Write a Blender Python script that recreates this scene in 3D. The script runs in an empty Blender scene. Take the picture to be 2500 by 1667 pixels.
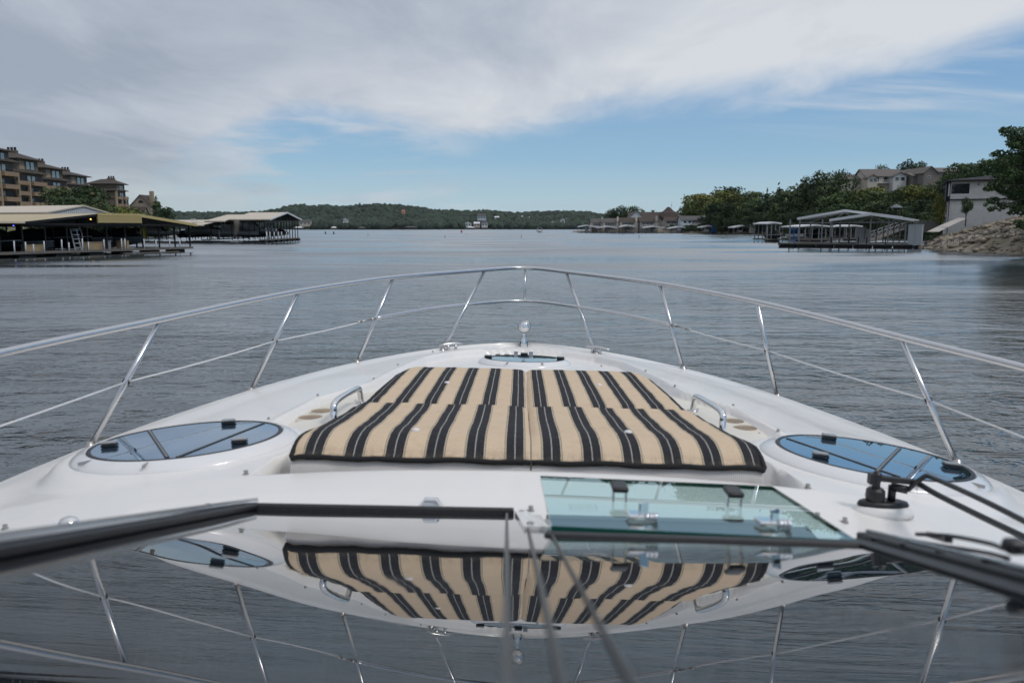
import bpy, bmesh, math, random
import numpy as np
from mathutils import Vector, Matrix, noise

random.seed(7); np.random.seed(7)
S = bpy.context.scene
COL = S.collection
R = math.radians

# ------------------------------------------------------------------ camera
CAM_H = 2.4
PITCH, YAW, FPX = R(8.08), R(0.6), 1944.0
cd = bpy.data.cameras.new("camera"); cam = bpy.data.objects.new("camera", cd); COL.objects.link(cam)
cam.location = (0, 0, CAM_H)
cam.rotation_euler = (R(90) - PITCH, 0, YAW)
cd.sensor_width = 36.0; cd.lens = 28.0
cd.clip_start = 0.02; cd.clip_end = 12000
cd.dof.use_dof = True; cd.dof.focus_distance = 9.0; cd.dof.aperture_fstop = 4.5
S.camera = cam

# ------------------------------------------------------------------ colour management
S.view_settings.view_transform = 'Standard'; S.view_settings.look = 'None'
S.view_settings.exposure = 0.22; S.view_settings.gamma = 1.0
S.view_settings.use_curve_mapping = False
S.render.engine = 'CYCLES'
S.cycles.max_bounces = 8; S.cycles.glossy_bounces = 5; S.cycles.transparent_max_bounces = 12
S.cycles.caustics_reflective = False; S.cycles.caustics_refractive = False
S.cycles.use_denoising = True
S.cycles.sample_clamp_indirect = 4.0

# ------------------------------------------------------------------ node helper
class NT:
    def __init__(s, tree): s.t = tree
    def n(s, typ, **kw):
        nd = s.t.nodes.new(typ)
        for k, v in kw.items():
            if k == 'inp':
                for a, b in v.items(): nd.inputs[a].default_value = b
            else: setattr(nd, k, v)
        return nd
    def l(s, a, b): s.t.links.new(a, b)
    def val(s, x, sock):
        if hasattr(x, 'is_output'): s.l(x, sock)
        else: sock.default_value = x
    def math(s, op, a, b=0.0, clamp=False, c=None):
        m = s.n('ShaderNodeMath', operation=op); m.use_clamp = clamp
        s.val(a, m.inputs[0]); s.val(b, m.inputs[1])
        if c is not None: s.val(c, m.inputs[2])
        return m.outputs[0]
    def mix(s, f, a, b, blend='MIX'):
        m = s.n('ShaderNodeMix', data_type='RGBA', blend_type=blend)
        s.val(f, m.inputs[0]); s.val(a, m.inputs[6]); s.val(b, m.inputs[7])
        return m.outputs[2]
    def mr(s, v, a, b, c=0.0, d=1.0, smooth=True):
        m = s.n('ShaderNodeMapRange', interpolation_type='SMOOTHSTEP' if smooth else 'LINEAR')
        s.val(v, m.inputs[0])
        for i, x in enumerate((a, b, c, d)): m.inputs[i + 1].default_value = x
        return m.outputs[0]
    def noise(s, vec, scale, detail=4.0, rough=0.5, dist=0.0):
        m = s.n('ShaderNodeTexNoise')
        if vec is not None: s.l(vec, m.inputs['Vector'])
        m.inputs['Scale'].default_value = scale; m.inputs['Detail'].default_value = detail
        m.inputs['Roughness'].default_value = rough; m.inputs['Distortion'].default_value = dist
        return m.outputs['Fac']
    def mapping(s, vec, scale=(1, 1, 1), rot=(0, 0, 0), loc=(0, 0, 0)):
        m = s.n('ShaderNodeMapping'); s.l(vec, m.inputs[0])
        m.inputs['Scale'].default_value = scale; m.inputs['Rotation'].default_value = rot; m.inputs['Location'].default_value = loc
        return m.outputs[0]

# ------------------------------------------------------------------ world: sky with a cloud sheet
W = bpy.data.worlds.new("World"); S.world = W; W.use_nodes = True
wt = NT(W.node_tree); W.node_tree.nodes.clear()
SUN_EL, SUN_AZ = R(52), R(118)       # azimuth clockwise from +Y (towards +X)
tc = wt.n('ShaderNodeTexCoord'); sep = wt.n('ShaderNodeSeparateXYZ'); wt.l(tc.outputs['Generated'], sep.inputs[0])
X, Y, Z = sep.outputs
az = wt.math('ARCTAN2', X, Y)
el = wt.math('ARCSINE', Z)
sky = wt.n('ShaderNodeTexSky', sky_type='NISHITA'); sky.sun_disc = False
sky.sun_elevation = SUN_EL; sky.sun_rotation = SUN_AZ; sky.altitude = 200; sky.dust_density = 1.5
nish = wt.mix(1.0, sky.outputs[0], (0.09, 0.09, 0.09, 1), 'MULTIPLY')
ramp = wt.n('ShaderNodeValToRGB'); wt.l(wt.mr(el, 0.0, 0.6, 0, 1, False), ramp.inputs[0])
cr = ramp.color_ramp
cr.elements[0].position = 0.0; cr.elements[0].color = (0.43, 0.55, 0.60, 1)
cr.elements[1].position = 1.0; cr.elements[1].color = (0.10, 0.22, 0.46, 1)
for p, c in ((0.06, (0.36, 0.51, 0.60, 1)), (0.14, (0.245, 0.42, 0.58, 1)), (0.24, (0.195, 0.355, 0.555, 1)), (0.40, (0.14, 0.29, 0.52, 1))):
    e = cr.elements.new(p); e.color = c
blue = wt.mix(0.15, ramp.outputs[0], nish)
# edge of the cloud sheet as elevation over azimuth
fc = wt.n('ShaderNodeFloatCurve')
wt.l(wt.mr(az, -math.pi, math.pi, 0, 1, False), fc.inputs['Value'])
cv = fc.mapping.curves[0]
def cpt(a, e): return ((a + math.pi) / (2 * math.pi), (e + 0.3) / 1.5)
pts = [(-math.pi, .20), (-2.6, .05), (-2.0, -.10), (-0.62, -.08), (-0.50, -.02), (-0.40, .045), (-0.33, .092), (-0.27, .114), (-0.16, .114), (-0.05, .106), (0.02, .112),
       (0.12, .132), (0.22, .150), (0.40, .168), (0.55, .20), (0.75, .48), (1.2, .75), (2.0, .70), (2.6, .35), (math.pi, .20)]
while len(cv.points) < len(pts): cv.points.new(0.5, 0.5)
for p, (a, e) in zip(cv.points, pts): p.location = cpt(a, e)
fc.mapping.update()
edge = wt.math('SUBTRACT', wt.math('MULTIPLY', fc.outputs[0], 1.5), 0.3)
# cloud-plane coordinates
zz = wt.math('ADD', wt.math('MAXIMUM', Z, 0.0), 0.10)
comb = wt.n('ShaderNodeCombineXYZ'); wt.l(wt.math('DIVIDE', X, zz), comb.inputs[0]); wt.l(wt.math('DIVIDE', Y, zz), comb.inputs[1])
cp = comb.outputs[0]
n1 = wt.noise(wt.mapping(cp, (0.46, 0.24, 1), (0, 0, R(-66))), 1.3, 8, 0.58, 0.35)
n2 = wt.noise(wt.mapping(cp, (0.75, 0.42, 1), (0, 0, R(-74)), (3, 1, 0)), 1.9, 9, 0.60, 0.45)
n3 = wt.noise(wt.mapping(cp, (0.35, 0.35, 1), (0, 0, 0), (7, 2, 0)), 0.9, 4, 0.5)
dd = wt.math('SUBTRACT', el, edge)
ddn = wt.math('ADD', dd, wt.math('MULTIPLY', wt.math('SUBTRACT', n1, 0.5), 0.10))
ddn = wt.math('ADD', ddn, wt.math('MULTIPLY', wt.math('SUBTRACT', n2, 0.5), 0.05))
cover = wt.mr(ddn, -0.008, 0.035)
# thin streaks in the blue beneath the sheet (upper right and low left)
azr = wt.mr(az, 0.10, 0.42)
st = wt.noise(wt.mapping(cp, (0.16, 0.9, 1), (0, 0, R(14)), (2, 5, 0)), 1.8, 6, 0.55, 0.3)
wisp = wt.math('MULTIPLY', wt.math('MULTIPLY', wt.mr(st, 0.50, 0.72), wt.mr(el, 0.085, 0.14)), azr)
stl = wt.math('ADD', wt.noise(wt.mapping(tc.outputs['Generated'], (4.0, 4.0, 26.0), (0, 0, 0), (0, 0, 0)), 1.2, 6, 0.58, 0.3), wt.mr(az, -0.20, -0.48, 0.0, 0.30))
azl = wt.mr(az, 0.02, -0.20)
wispl = wt.math('MULTIPLY', wt.math('MULTIPLY', wt.mr(stl, 0.44, 0.66), azl), wt.mr(el, 0.0, 0.03))
wisp = wt.math('MAXIMUM', wt.math('MULTIPLY', wisp, 0.75), wt.math('MULTIPLY', wispl, 0.80))
cover = wt.math('MAXIMUM', cover, wisp, True)
# cloud colour: grey-blue to near white
cb = wt.math('ADD', wt.math('MULTIPLY', wt.math('SUBTRACT', n2, 0.5), 1.6), wt.math('MULTIPLY', wt.math('SUBTRACT', n3, 0.5), 1.3))
cb = wt.math('ADD', cb, wt.mr(az, -0.55, 0.5, 0.22, 0.66))
cb = wt.math('ADD', cb, wt.mr(dd, -0.02, 0.20, 0.30, -0.06))
ccol = wt.n('ShaderNodeValToRGB'); wt.l(cb, ccol.inputs[0])
ce = ccol.color_ramp
ce.elements[0].position = 0.0; ce.elements[0].color = (0.30, 0.34, 0.41, 1)
ce.elements[1].position = 1.0; ce.elements[1].color = (0.60, 0.62, 0.65, 1)
e = ce.elements.new(0.5); e.color = (0.44, 0.475, 0.535, 1)
warm = wt.mix(wt.math('MULTIPLY', wt.mr(el, 0.10, 0.0), wt.mr(az, -0.1, -0.5)), ccol.outputs[0], (0.40, 0.46, 0.47, 1))
clouds = wt.mix(1.0, warm, wt.mix(wt.mr(el, 0.25, 1.1), (1, 1, 1, 1), (1.62, 1.52, 1.40, 1)), 'MULTIPLY')
skycol = wt.mix(wt.math('MULTIPLY', cover, 0.94), blue, clouds)
bg = wt.n('ShaderNodeBackground'); wt.l(skycol, bg.inputs[0]); bg.inputs[1].default_value = 1.0
wo = wt.n('ShaderNodeOutputWorld'); wt.l(bg.outputs[0], wo.inputs[0])

# ------------------------------------------------------------------ sun behind thin cloud
sd = bpy.data.lights.new("sun", 'SUN'); sd.energy = 1.05; sd.angle = R(12); sd.color = (1.0, 0.95, 0.88)
sun = bpy.data.objects.new("sun", sd); COL.objects.link(sun)
sv = Vector((math.sin(SUN_AZ) * math.cos(SUN_EL), math.cos(SUN_AZ) * math.cos(SUN_EL), math.sin(SUN_EL)))
sun.rotation_euler = sv.to_track_quat('Z', 'Y').to_euler()
sun.location = (0, 0, 60)

# ------------------------------------------------------------------ geometry helpers
ORG = {}
def link(o): COL.objects.link(o); return o
def tag(o, label=None, cat=None, group=None, kind=None):
    if label: o['label'] = label
    if cat: o['category'] = cat
    if group: o['group'] = group
    if kind: o['kind'] = kind
    return o
def thing(name, label, cat, loc=(0, 0, 0), group=None, M=None):
    o = link(bpy.data.objects.new(name, None)); o.empty_display_size = 0.2
    m = Matrix.Translation(Vector(loc))
    o.matrix_world = (M @ m) if M is not None else m
    ORG[o.name] = Vector(loc)
    return tag(o, label, cat, group)

class MB:
    """collects vertices and faces; build() links them as one mesh object"""
    def __init__(s): s.v = []; s.f = []
    def add(s, vs, fs):
        b = len(s.v); s.v += [tuple(v) for v in vs]; s.f += [tuple(i + b for i in f) for f in fs]; return s
    def box(s, x0, x1, y0, y1, z0, z1):
        return s.add([(x0, y0, z0), (x1, y0, z0), (x1, y1, z0), (x0, y1, z0), (x0, y0, z1), (x1, y0, z1), (x1, y1, z1), (x0, y1, z1)],
                     [(0, 3, 2, 1), (4, 5, 6, 7), (0, 1, 5, 4), (1, 2, 6, 5), (2, 3, 7, 6), (3, 0, 4, 7)])
    def obox(s, c, u, v, w):
        """oriented box: centre and three half-axis vectors"""
        c, u, v, w = Vector(c), Vector(u), Vector(v), Vector(w)
        vs = [c - u - v - w, c + u - v - w, c + u + v - w, c - u + v - w, c - u - v + w, c + u - v + w, c + u + v + w, c - u + v + w]
        return s.add(vs, [(0, 3, 2, 1), (4, 5, 6, 7), (0, 1, 5, 4), (1, 2, 6, 5), (2, 3, 7, 6), (3, 0, 4, 7)])
    def bar(s, a, b, w, h, up=(0, 0, 1)):
        a, b = Vector(a), Vector(b); d = b - a; L = d.length; d.normalize()
        r = d.cross(Vector(up)); r = r.normalized() if r.length > 1e-5 else Vector((1, 0, 0)); n = r.cross(d)
        return s.obox((a + b) / 2, d * L / 2, r * w / 2, n * h / 2)
    def tube(s, pts, rad, n=8, caps=True):
        pts = [Vector(p) for p in pts]; rads = rad if hasattr(rad, '__len__') else [rad] * len(pts)
        up = Vector((0, 0, 1)); rings = []
        prev = None
        for i, p in enumerate(pts):
            d = (pts[min(i + 1, len(pts) - 1)] - pts[max(i - 1, 0)]).normalized()
            if prev is None:
                a = d.cross(up if abs(d.z) < 0.9 else Vector((1, 0, 0))).normalized()
            else:
                a = (prev - d * prev.dot(d)).normalized()
            prev = a; b = d.cross(a)
            rings.append([p + (a * math.cos(t) + b * math.sin(t)) * rads[i] for t in [2 * math.pi * k / n for k in range(n)]])
        vs = [v for r in rings for v in r]; fs = []
        for i in range(len(pts) - 1):
            for k in range(n):
                fs.append((i * n + k, i * n + (k + 1) % n, (i + 1) * n + (k + 1) % n, (i + 1) * n + k))
        if caps:
            fs.append(tuple(range(n))[::-1]); fs.append(tuple((len(pts) - 1) * n + k for k in range(n)))
        return s.add(vs, fs)
    def lathe(s, prof, c=(0, 0, 0), n=24, M=None):
        """profile of (r, z) about +Z; M optional 4x4"""
        vs = []; fs = []
        for r, z in prof:
            for k in range(n):
                t = 2 * math.pi * k / n
                p = Vector((r * math.cos(t), r * math.sin(t), z))
                p = (M @ p) if M is not None else p + Vector(c)
                vs.append(p)
        for i in range(len(prof) - 1):
            for k in range(n):
                fs.append((i * n + k, i * n + (k + 1) % n, (i + 1) * n + (k + 1) % n, (i + 1) * n + k))
        if prof[0][0] > 1e-6: fs.append(tuple(range(n))[::-1])
        if prof[-1][0] > 1e-6: fs.append(tuple((len(prof) - 1) * n + k for k in range(n)))
        return s.add(vs, fs)
    def mesh(s, name, org=Vector((0, 0, 0)), smooth=False):
        me = bpy.data.meshes.new(name)
        me.from_pydata([(v[0] - org[0], v[1] - org[1], v[2] - org[2]) for v in s.v], [], s.f)
        me.validate(); me.update()
        if smooth: me.polygons.foreach_set('use_smooth', [True] * len(me.polygons))
        return me
    def build(s, name, mat, parent=None, smooth=False, M=None, sharp=None):
        org = ORG.get(parent.name, Vector((0, 0, 0))) if parent else Vector((0, 0, 0))
        me = s.mesh(name, org, smooth)
        if mat: me.materials.append(mat)
        o = link(bpy.data.objects.new(name, me))
        if smooth and sharp is not None:
            try: me.set_sharp_from_angle(angle=R(sharp))
            except Exception: pass
        if parent: o.parent = parent; ORG[o.name] = org
        elif M is not None: o.matrix_world = M
        return o
def bevel(o, w, seg=2):
    m = o.modifiers.new('bevel', 'BEVEL'); m.width = w; m.segments = seg; m.limit_method = 'ANGLE'; return o
def children(o): return [c for c in bpy.data.objects if c.parent == o]
KIDS = {}
def copy_tree(o, parent=None, kids=None):
    if kids is None:
        kids = {}
        for c in bpy.data.objects:
            if c.parent: kids.setdefault(c.parent.name, []).append(c)
    c = o.copy(); COL.objects.link(c)
    if parent: c.parent = parent
    for ch in kids.get(o.name, []): copy_tree(ch, c, kids)
    return c

# ------------------------------------------------------------------ picture rays (to read places off the photograph)
def ray(px, py):
    xc = (px - 1250) / FPX; yc = (py - 833.5) / FPX
    f = math.cos(PITCH) - yc * math.sin(PITCH); dn = math.sin(PITCH) + yc * math.cos(PITCH)
    return Vector((xc * math.cos(YAW) - f * math.sin(YAW), xc * math.sin(YAW) + f * math.cos(YAW), -dn))
def at(px, py, Y):
    v = ray(px, py); return Vector((v.x / v.y * Y, Y, CAM_H + v.z / v.y * Y))
ROLL = R(1.3)
ROT = Matrix.Rotation(ROLL, 4, 'Y')
CPOS = Vector((0, 0, CAM_H))
OFFX = 0.045
BOAT_M = Matrix.Translation(CPOS - ROT @ CPOS + Vector((OFFX, 0, 0))) @ ROT
BOAT_I = BOAT_M.inverted()
def bray(x, y):      # boat-local ray; x, y on the 2352-wide picture
    v = ray(x * 1.06293, y * 1.06293)
    return BOAT_I @ CPOS, (BOAT_I.to_3x3() @ v)
def BL(x, y, d):     # point at depth d below the camera, in the boat's frame
    o, v = bray(x, y); t = (CAM_H - d - o.z) / v.z; return o + v * t
def BS(x, y, dx=0.0):      # point on the deck surface
    d = .75
    for _ in range(12):
        p = BL(x, y, d); d = 0.5 * d + 0.5 * deck_d(p.x, p.y)
    p = BL(x, y, d); return Vector((p.x, p.y, CAM_H - deck_d(p.x, p.y) + dx))
def BP(x, y, p0, n): # on a plane
    o, v = bray(x, y); t = (Vector(p0) - o).dot(n) / v.dot(n); return o + v * t

# ------------------------------------------------------------------ materials
def pmat(name, col, rough=0.5, metal=0.0, spec=0.5, ior=1.5, coat=0.0, bump=None, var=None):
    m = bpy.data.materials.new(name); m.use_nodes = True
    t = NT(m.node_tree); b = m.node_tree.nodes['Principled BSDF']
    b.inputs['Base Color'].default_value = (*col, 1); b.inputs['Roughness'].default_value = rough
    b.inputs['Metallic'].default_value = metal; b.inputs['Specular IOR Level'].default_value = spec
    b.inputs['IOR'].default_value = ior; b.inputs['Coat Weight'].default_value = coat
    if coat: b.inputs['Coat Roughness'].default_value = 0.05
    co = t.n('ShaderNodeTexCoord').outputs['Object']
    if var:   # (scale, amount, darker colour)
        sc, amt, c2 = var
        f = t.mr(t.noise(co, sc, 5, 0.6), 0.35, 0.7, 0, amt)
        t.l(t.mix(f, (*col, 1), (*c2, 1)), b.inputs['Base Color'])
    if bump:
        sc, st = bump
        bn = t.n('ShaderNodeBump'); bn.inputs['Strength'].default_value = st; bn.inputs['Distance'].default_value = 0.01
        t.l(t.noise(co, sc, 4, 0.6), bn.inputs['Height']); t.l(bn.outputs[0], b.inputs['Normal'])
    return m

gel = bpy.data.materials.new('white_gelcoat'); gel.use_nodes = True
t = NT(gel.node_tree); b = gel.node_tree.nodes['Principled BSDF']
co = t.n('ShaderNodeTexCoord').outputs['Object']
dirt = t.mr(t.noise(co, 3.0, 8, 0.65, 0.5), 0.52, 0.80, 0, 0.30)
fine = t.mr(t.noise(co, 45.0, 3, 0.6), 0.62, 0.75, 0, 0.10)
c1 = t.mix(dirt, (0.775, 0.76, 0.74, 1), (0.64, 0.62, 0.585, 1))
c1 = t.mix(fine, c1, (0.52, 0.49, 0.44, 1))
t.l(c1, b.inputs['Base Color'])
t.l(t.mr(t.noise(co, 6.0, 4, 0.6), 0.3, 0.7, 0.28, 0.42), b.inputs['Roughness'])
b.inputs['Coat Weight'].default_value = 0.25; b.inputs['Coat Roughness'].default_value = 0.12
bn = t.n('ShaderNodeBump'); bn.inputs['Strength'].default_value = 0.12; bn.inputs['Distance'].default_value = 0.004
t.l(t.noise(co, 2.2, 3, 0.5), bn.inputs['Height']); t.l(bn.outputs[0], b.inputs['Normal'])

M_CREAM = pmat('cream_gelcoat', (0.74, 0.70, 0.62), 0.35, var=(9, 0.35, (0.60, 0.555, 0.47)))
M_CUP = pmat('shade_brown_cup_well', (0.30, 0.22, 0.145), 0.5, var=(20, .6, (.15, .10, .07)))  # recess shade put into the cup colour as dark brown
M_BEZEL = pmat('white_moulded_plastic', (0.72, 0.72, 0.73), 0.22, coat=0.5, var=(5, 0.2, (0.6, 0.6, 0.6)))
M_CHROME = pmat('polished_stainless', (0.64, 0.64, 0.645), 0.25, 1.0, var=(30, 0.25, (0.52, 0.52, 0.52)))
M_CHROME2 = pmat('mirror_chrome', (0.8, 0.8, 0.8), 0.04, 1.0)
M_STEEL = pmat('dull_stainless', (0.42, 0.41, 0.40), 0.35, 1.0)
M_BLACK = pmat('black_plastic', (0.012, 0.013, 0.015), 0.38, bump=(150, 0.2))
M_RUBBER = pmat('black_rubber', (0.010, 0.011, 0.014), 0.45, var=(60, 0.4, (0.03, 0.03, 0.032)))
M_WIRE = pmat('white_coated_wire', (0.70, 0.70, 0.70), 0.4)
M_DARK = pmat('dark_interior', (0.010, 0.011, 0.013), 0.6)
M_BUTTON = pmat('white_button_vinyl', (0.75, 0.74, 0.72), 0.4)

def glass_dark(name, col, ior, spec=0.5, tint=None):
    m = pmat(name, col, 0.0, ior=ior, spec=spec)
    b = m.node_tree.nodes['Principled BSDF']
    return m
M_HATCH = pmat('blue_mirror_hatch_glass', (0.185, 0.32, 0.465), 0.0, 0.9)
M_WSG = glass_dark('tinted_windshield_glass', (0.006, 0.008, 0.010), 1.8)
t = NT(M_WSG.node_tree); b = M_WSG.node_tree.nodes['Principled BSDF']; co = t.n('ShaderNodeTexCoord').outputs['Object']
sm_ = t.noise(t.mapping(co, (3, 1, 1), (0, 0, R(20))), 3.0, 6, 0.65, 0.6)
t.l(t.mr(sm_, 0.50, 0.80, 0.0, 0.055), b.inputs['Roughness'])
du = t.mr(t.noise(co, 160.0, 2, 0.5), 0.70, 0.78, 0, 0.35)
t.l(t.mix(t.math('MAXIMUM', du, t.mr(sm_, 0.55, 0.9, 0, 0.10)), (0.006, 0.008, 0.010, 1), (0.16, 0.155, 0.15, 1)), b.inputs['Base Color'])
bn = t.n('ShaderNodeBump'); bn.inputs['Strength'].default_value = 1.0; bn.inputs['Distance'].default_value = 0.0016
t.l(t.noise(t.mapping(co, (1, .45, 1)), 3.2, 1, 0.4), bn.inputs['Height']); t.l(bn.outputs[0], b.inputs['Normal'])
def clear_glass():
    m = bpy.data.materials.new('pale_green_clear_glass'); m.use_nodes = True
    t = NT(m.node_tree); m.node_tree.nodes.clear()
    out = t.n('ShaderNodeOutputMaterial')
    tr = t.n('ShaderNodeBsdfTransparent'); tr.inputs[0].default_value = (0.78, 0.90, 0.89, 1)
    gl = t.n('ShaderNodeBsdfGlossy'); gl.inputs['Roughness'].default_value = 0.0; gl.inputs['Color'].default_value = (0.97, 1, 1, 1)
    geo = t.n('ShaderNodeNewGeometry'); fr = t.n('ShaderNodeFresnel'); fr.inputs[0].default_value = 2.3
    f = t.math('MULTIPLY', fr.outputs[0], t.math('SUBTRACT', 1.0, geo.outputs['Backfacing']))
    mx = t.n('ShaderNodeMixShader'); t.l(f, mx.inputs[0]); t.l(tr.outputs[0], mx.inputs[1]); t.l(gl.outputs[0], mx.inputs[2])
    t.l(mx.outputs[0], out.inputs[0]); return m
M_GLASS = clear_glass()
M_GEDGE = pmat('green_glass_edge', (0.004, 0.085, 0.062), 0.12)

# striped awning cloth
def stripe_mat(name, sgn, first):
    m = bpy.data.materials.new(name); m.use_nodes = True
    t = NT(m.node_tree); b = m.node_tree.nodes['Principled BSDF']
    at_ = t.n('ShaderNodeAttribute'); at_.attribute_name = 'cloth'; at_.attribute_type = 'GEOMETRY'
    sp = t.n('ShaderNodeSeparateXYZ'); t.l(at_.outputs['Vector'], sp.inputs[0])
    u = t.math('MULTIPLY', sp.outputs[0], sgn)
    u = t.math('ADD', u, t.math('MULTIPLY', t.math('SUBTRACT', t.noise(at_.outputs['Vector'], 3.0, 2), 0.5), 0.006))
    P = 0.113
    ph = t.math('MULTIPLY', t.math('FRACT', t.math('DIVIDE', t.math('SUBTRACT', u, first - P), P)), P)   # 0..P, dark 0..0.05
    def band(c, w):
        return t.math('LESS_THAN', t.math('ABSOLUTE', t.math('SUBTRACT', ph, c)), w / 2)
    wv = t.mapping(at_.outputs['Vector'], (1, 1, 1))
    n = t.noise(wv, 260.0, 2, 0.7); n4 = t.noise(wv, 14.0, 5, 0.6)
    nx = t.noise(t.mapping(wv, (40, 900, 1)), 1.0, 2, 0.6)
    tan = t.mix(t.mr(n, 0.3, 0.7), (0.58, 0.455, 0.325, 1), (0.70, 0.56, 0.41, 1))
    tan = t.mix(t.mr(nx, 0.4, 0.7, 0, 0.35), tan, (0.42, 0.30, 0.18, 1))
    tan = t.mix(t.mr(n4, 0.45, 0.8, 0, 0.30), tan, (0.44, 0.32, 0.20, 1))
    drk = t.mix(t.mr(n, 0.3, 0.75), (0.013, 0.013, 0.016, 1), (0.045, 0.046, 0.052, 1))
    c = t.mix(band(0.025, 0.050), tan, drk)
    c = t.mix(band(0.025, 0.0022), c, (0.48, 0.47, 0.44, 1))
    for cc in (-0.0035 + P, 0.0535):
        c = t.mix(band(cc, 0.0022), c, (0.10, 0.09, 0.075, 1))
    for cc in (P - 0.0012, 0.0512):
        c = t.mix(band(cc, 0.0020), c, (0.66, 0.58, 0.45, 1))
    # soiled hem at the aft end
    hem = t.math('MULTIPLY', t.mr(sp.outputs[1], 0.075, 0.0, 0, 1), t.mr(t.noise(t.mapping(wv, (60, 12, 1)), 1.0, 4, 0.7), 0.40, 0.62))
    c = t.mix(t.math('MULTIPLY', hem, 0.55), c, (0.13, 0.105, 0.075, 1))
    t.l(c, b.inputs['Base Color']); b.inputs['Roughness'].default_value = 0.85
    b.inputs['Specular IOR Level'].default_value = 0.2
    bn = t.n('ShaderNodeBump'); bn.inputs['Strength'].default_value = 0.5; bn.inputs['Distance'].default_value = 0.0012
    t.l(n, bn.inputs['Height']); t.l(bn.outputs[0], b.inputs['Normal'])
    return m
M_CLOTH_L = stripe_mat('striped_cloth_port', -1.0, 0.020)
M_CLOTH_R = stripe_mat('striped_cloth_starboard', 1.0, 0.033)
M_WELT = pmat('black_piping', (0.008, 0.008, 0.009), 0.8, bump=(300, 0.4))
def mesh_fabric():
    m = pmat('ribbed_white_mesh_fabric', (0.66, 0.645, 0.63), 0.8, spec=0.2)
    t = NT(m.node_tree); b = m.node_tree.nodes['Principled BSDF']
    co = t.n('ShaderNodeTexCoord').outputs['Object']
    wv = t.n('ShaderNodeTexWave', wave_type='BANDS', bands_direction='X'); t.l(co, wv.inputs[0]); wv.inputs['Scale'].default_value = 55.0
    f = t.mr(wv.outputs['Fac'], 0.2, 0.9)
    c = t.mix(f, (0.50, 0.47, 0.45, 1), (0.70, 0.69, 0.68, 1))
    c = t.mix(t.mr(t.noise(co, 12, 4), 0.5, 0.75, 0, 0.35), c, (0.42, 0.38, 0.34, 1))
    t.l(c, b.inputs['Base Color']); return m
M_MESHF = mesh_fabric()

# water
wm = bpy.data.materials.new('lake_water'); wm.use_nodes = True
t = NT(wm.node_tree); b = wm.node_tree.nodes['Principled BSDF']
co = t.n('ShaderNodeTexCoord').outputs['Object']
b.inputs['Base Color'].default_value = (0.045, 0.056, 0.060, 1)
ln_ = t.n('ShaderNodeVectorMath', operation='LENGTH'); t.l(co, ln_.inputs[0]); dist_ = ln_.outputs['Value']
t.l(t.mr(dist_, 10, 160, 0.02, 0.05), b.inputs['Roughness'])
t.l(t.mr(dist_, 6, 50, 2.0, 3.3), b.inputs['IOR'])
a1 = t.noise(t.mapping(co, (0.75, 1.5, 1), (0, 0, R(9))), 1.4, 3, 0.62, 1.0)
a2 = t.noise(t.mapping(co, (0.9, 1.6, 1), (0, 0, R(-14))), 4.6, 3, 0.65, 0.4)
a3 = t.noise(t.mapping(co, (0.5, 1.2, 1), (0, 0, R(20))), 0.55, 2, 0.5, 0.5)
gust = t.mr(t.noise(t.mapping(co, (0.35, 1.0, 1)), 0.045, 4, 0.6, 0.5), 0.36, 0.64, 0.55, 1.35)
h = t.math('ADD', t.math('MULTIPLY', a1, 0.062), t.math('ADD', t.math('MULTIPLY', a2, 0.014), t.math('MULTIPLY', a3, 0.11)))
calm = t.math('MULTIPLY', t.math('POWER', t.math('DIVIDE', 9.0, t.math('MAXIMUM', dist_, 9.0)), 0.75), 1.30)
h = t.math('MULTIPLY', h, t.math('MULTIPLY', gust, calm))
bn = t.n('ShaderNodeBump'); bn.inputs['Strength'].default_value = 1.0; bn.inputs['Distance'].default_value = 1.0
t.l(h, bn.inputs['Height'])
# at low angles only the wave faces that lean towards the boat are seen, the far faces are masked
nrm = t.n('ShaderNodeVectorMath', operation='NORMALIZE'); t.l(co, nrm.inputs[0])
scl = t.n('ShaderNodeVectorMath', operation='SCALE'); t.l(nrm.outputs[0], scl.inputs[0])
lean = t.math('MULTIPLY', t.mr(dist_, 4, 60, 0.022, 0.078), t.mr(t.noise(t.mapping(co, (0.30, 1.0, 1)), 0.09, 5, 0.65, 0.6), 0.34, 0.66, 0.35, 1.45))
t.l(t.math('MULTIPLY', lean, -1.0), scl.inputs['Scale'])
ad = t.n('ShaderNodeVectorMath', operation='ADD'); t.l(bn.outputs[0], ad.inputs[0]); t.l(scl.outputs[0], ad.inputs[1])
nz_ = t.n('ShaderNodeVectorMath', operation='NORMALIZE'); t.l(ad.outputs[0], nz_.inputs[0]); t.l(nz_.outputs[0], b.inputs['Normal'])
M_WATER = wm

# ------------------------------------------------------------------ water sheet
w = MB(); w.add([(-6000, -600, 0), (6000, -600, 0), (6000, 7000, 0), (-6000, 7000, 0)], [(0, 1, 2, 3)])
tag(w.build('lake_water', M_WATER), kind='structure', label='rippled grey blue lake water')
w = MB(); w.add([(-6500, -700, -3), (6500, -700, -3), (6500, 7500, -3), (-6500, 7500, -3)], [(0, 1, 2, 3)])
tag(w.build('lake_bed', pmat('lake_bed_mud', (0.06, 0.05, 0.04), 0.9)), kind='structure')

# =================================================================== THE BOAT
def interp(x, xs, ys): return float(np.interp(x, xs, ys))
HW_Y = [-2.0, 0, 1.5, 2.65, 3.05, 3.4, 3.7, 4.13, 4.55, 4.73, 5.0, 5.22, 5.45, 5.62, 5.74, 5.80, 5.83]
HW_X = [1.92, 1.95, 1.92, 1.81, 1.745, 1.66, 1.575, 1.435, 1.255, 1.17, 1.01, .85, .64, .46, .29, .14, 0.0]
def hw(y):  # smooth half-beam
    if y > 5.2:   # rounded stem
        s = max(0.0, (5.83 - y) / 0.63); return 0.865 * s ** 0.56
    return interp(y, HW_Y, HW_X)
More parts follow.
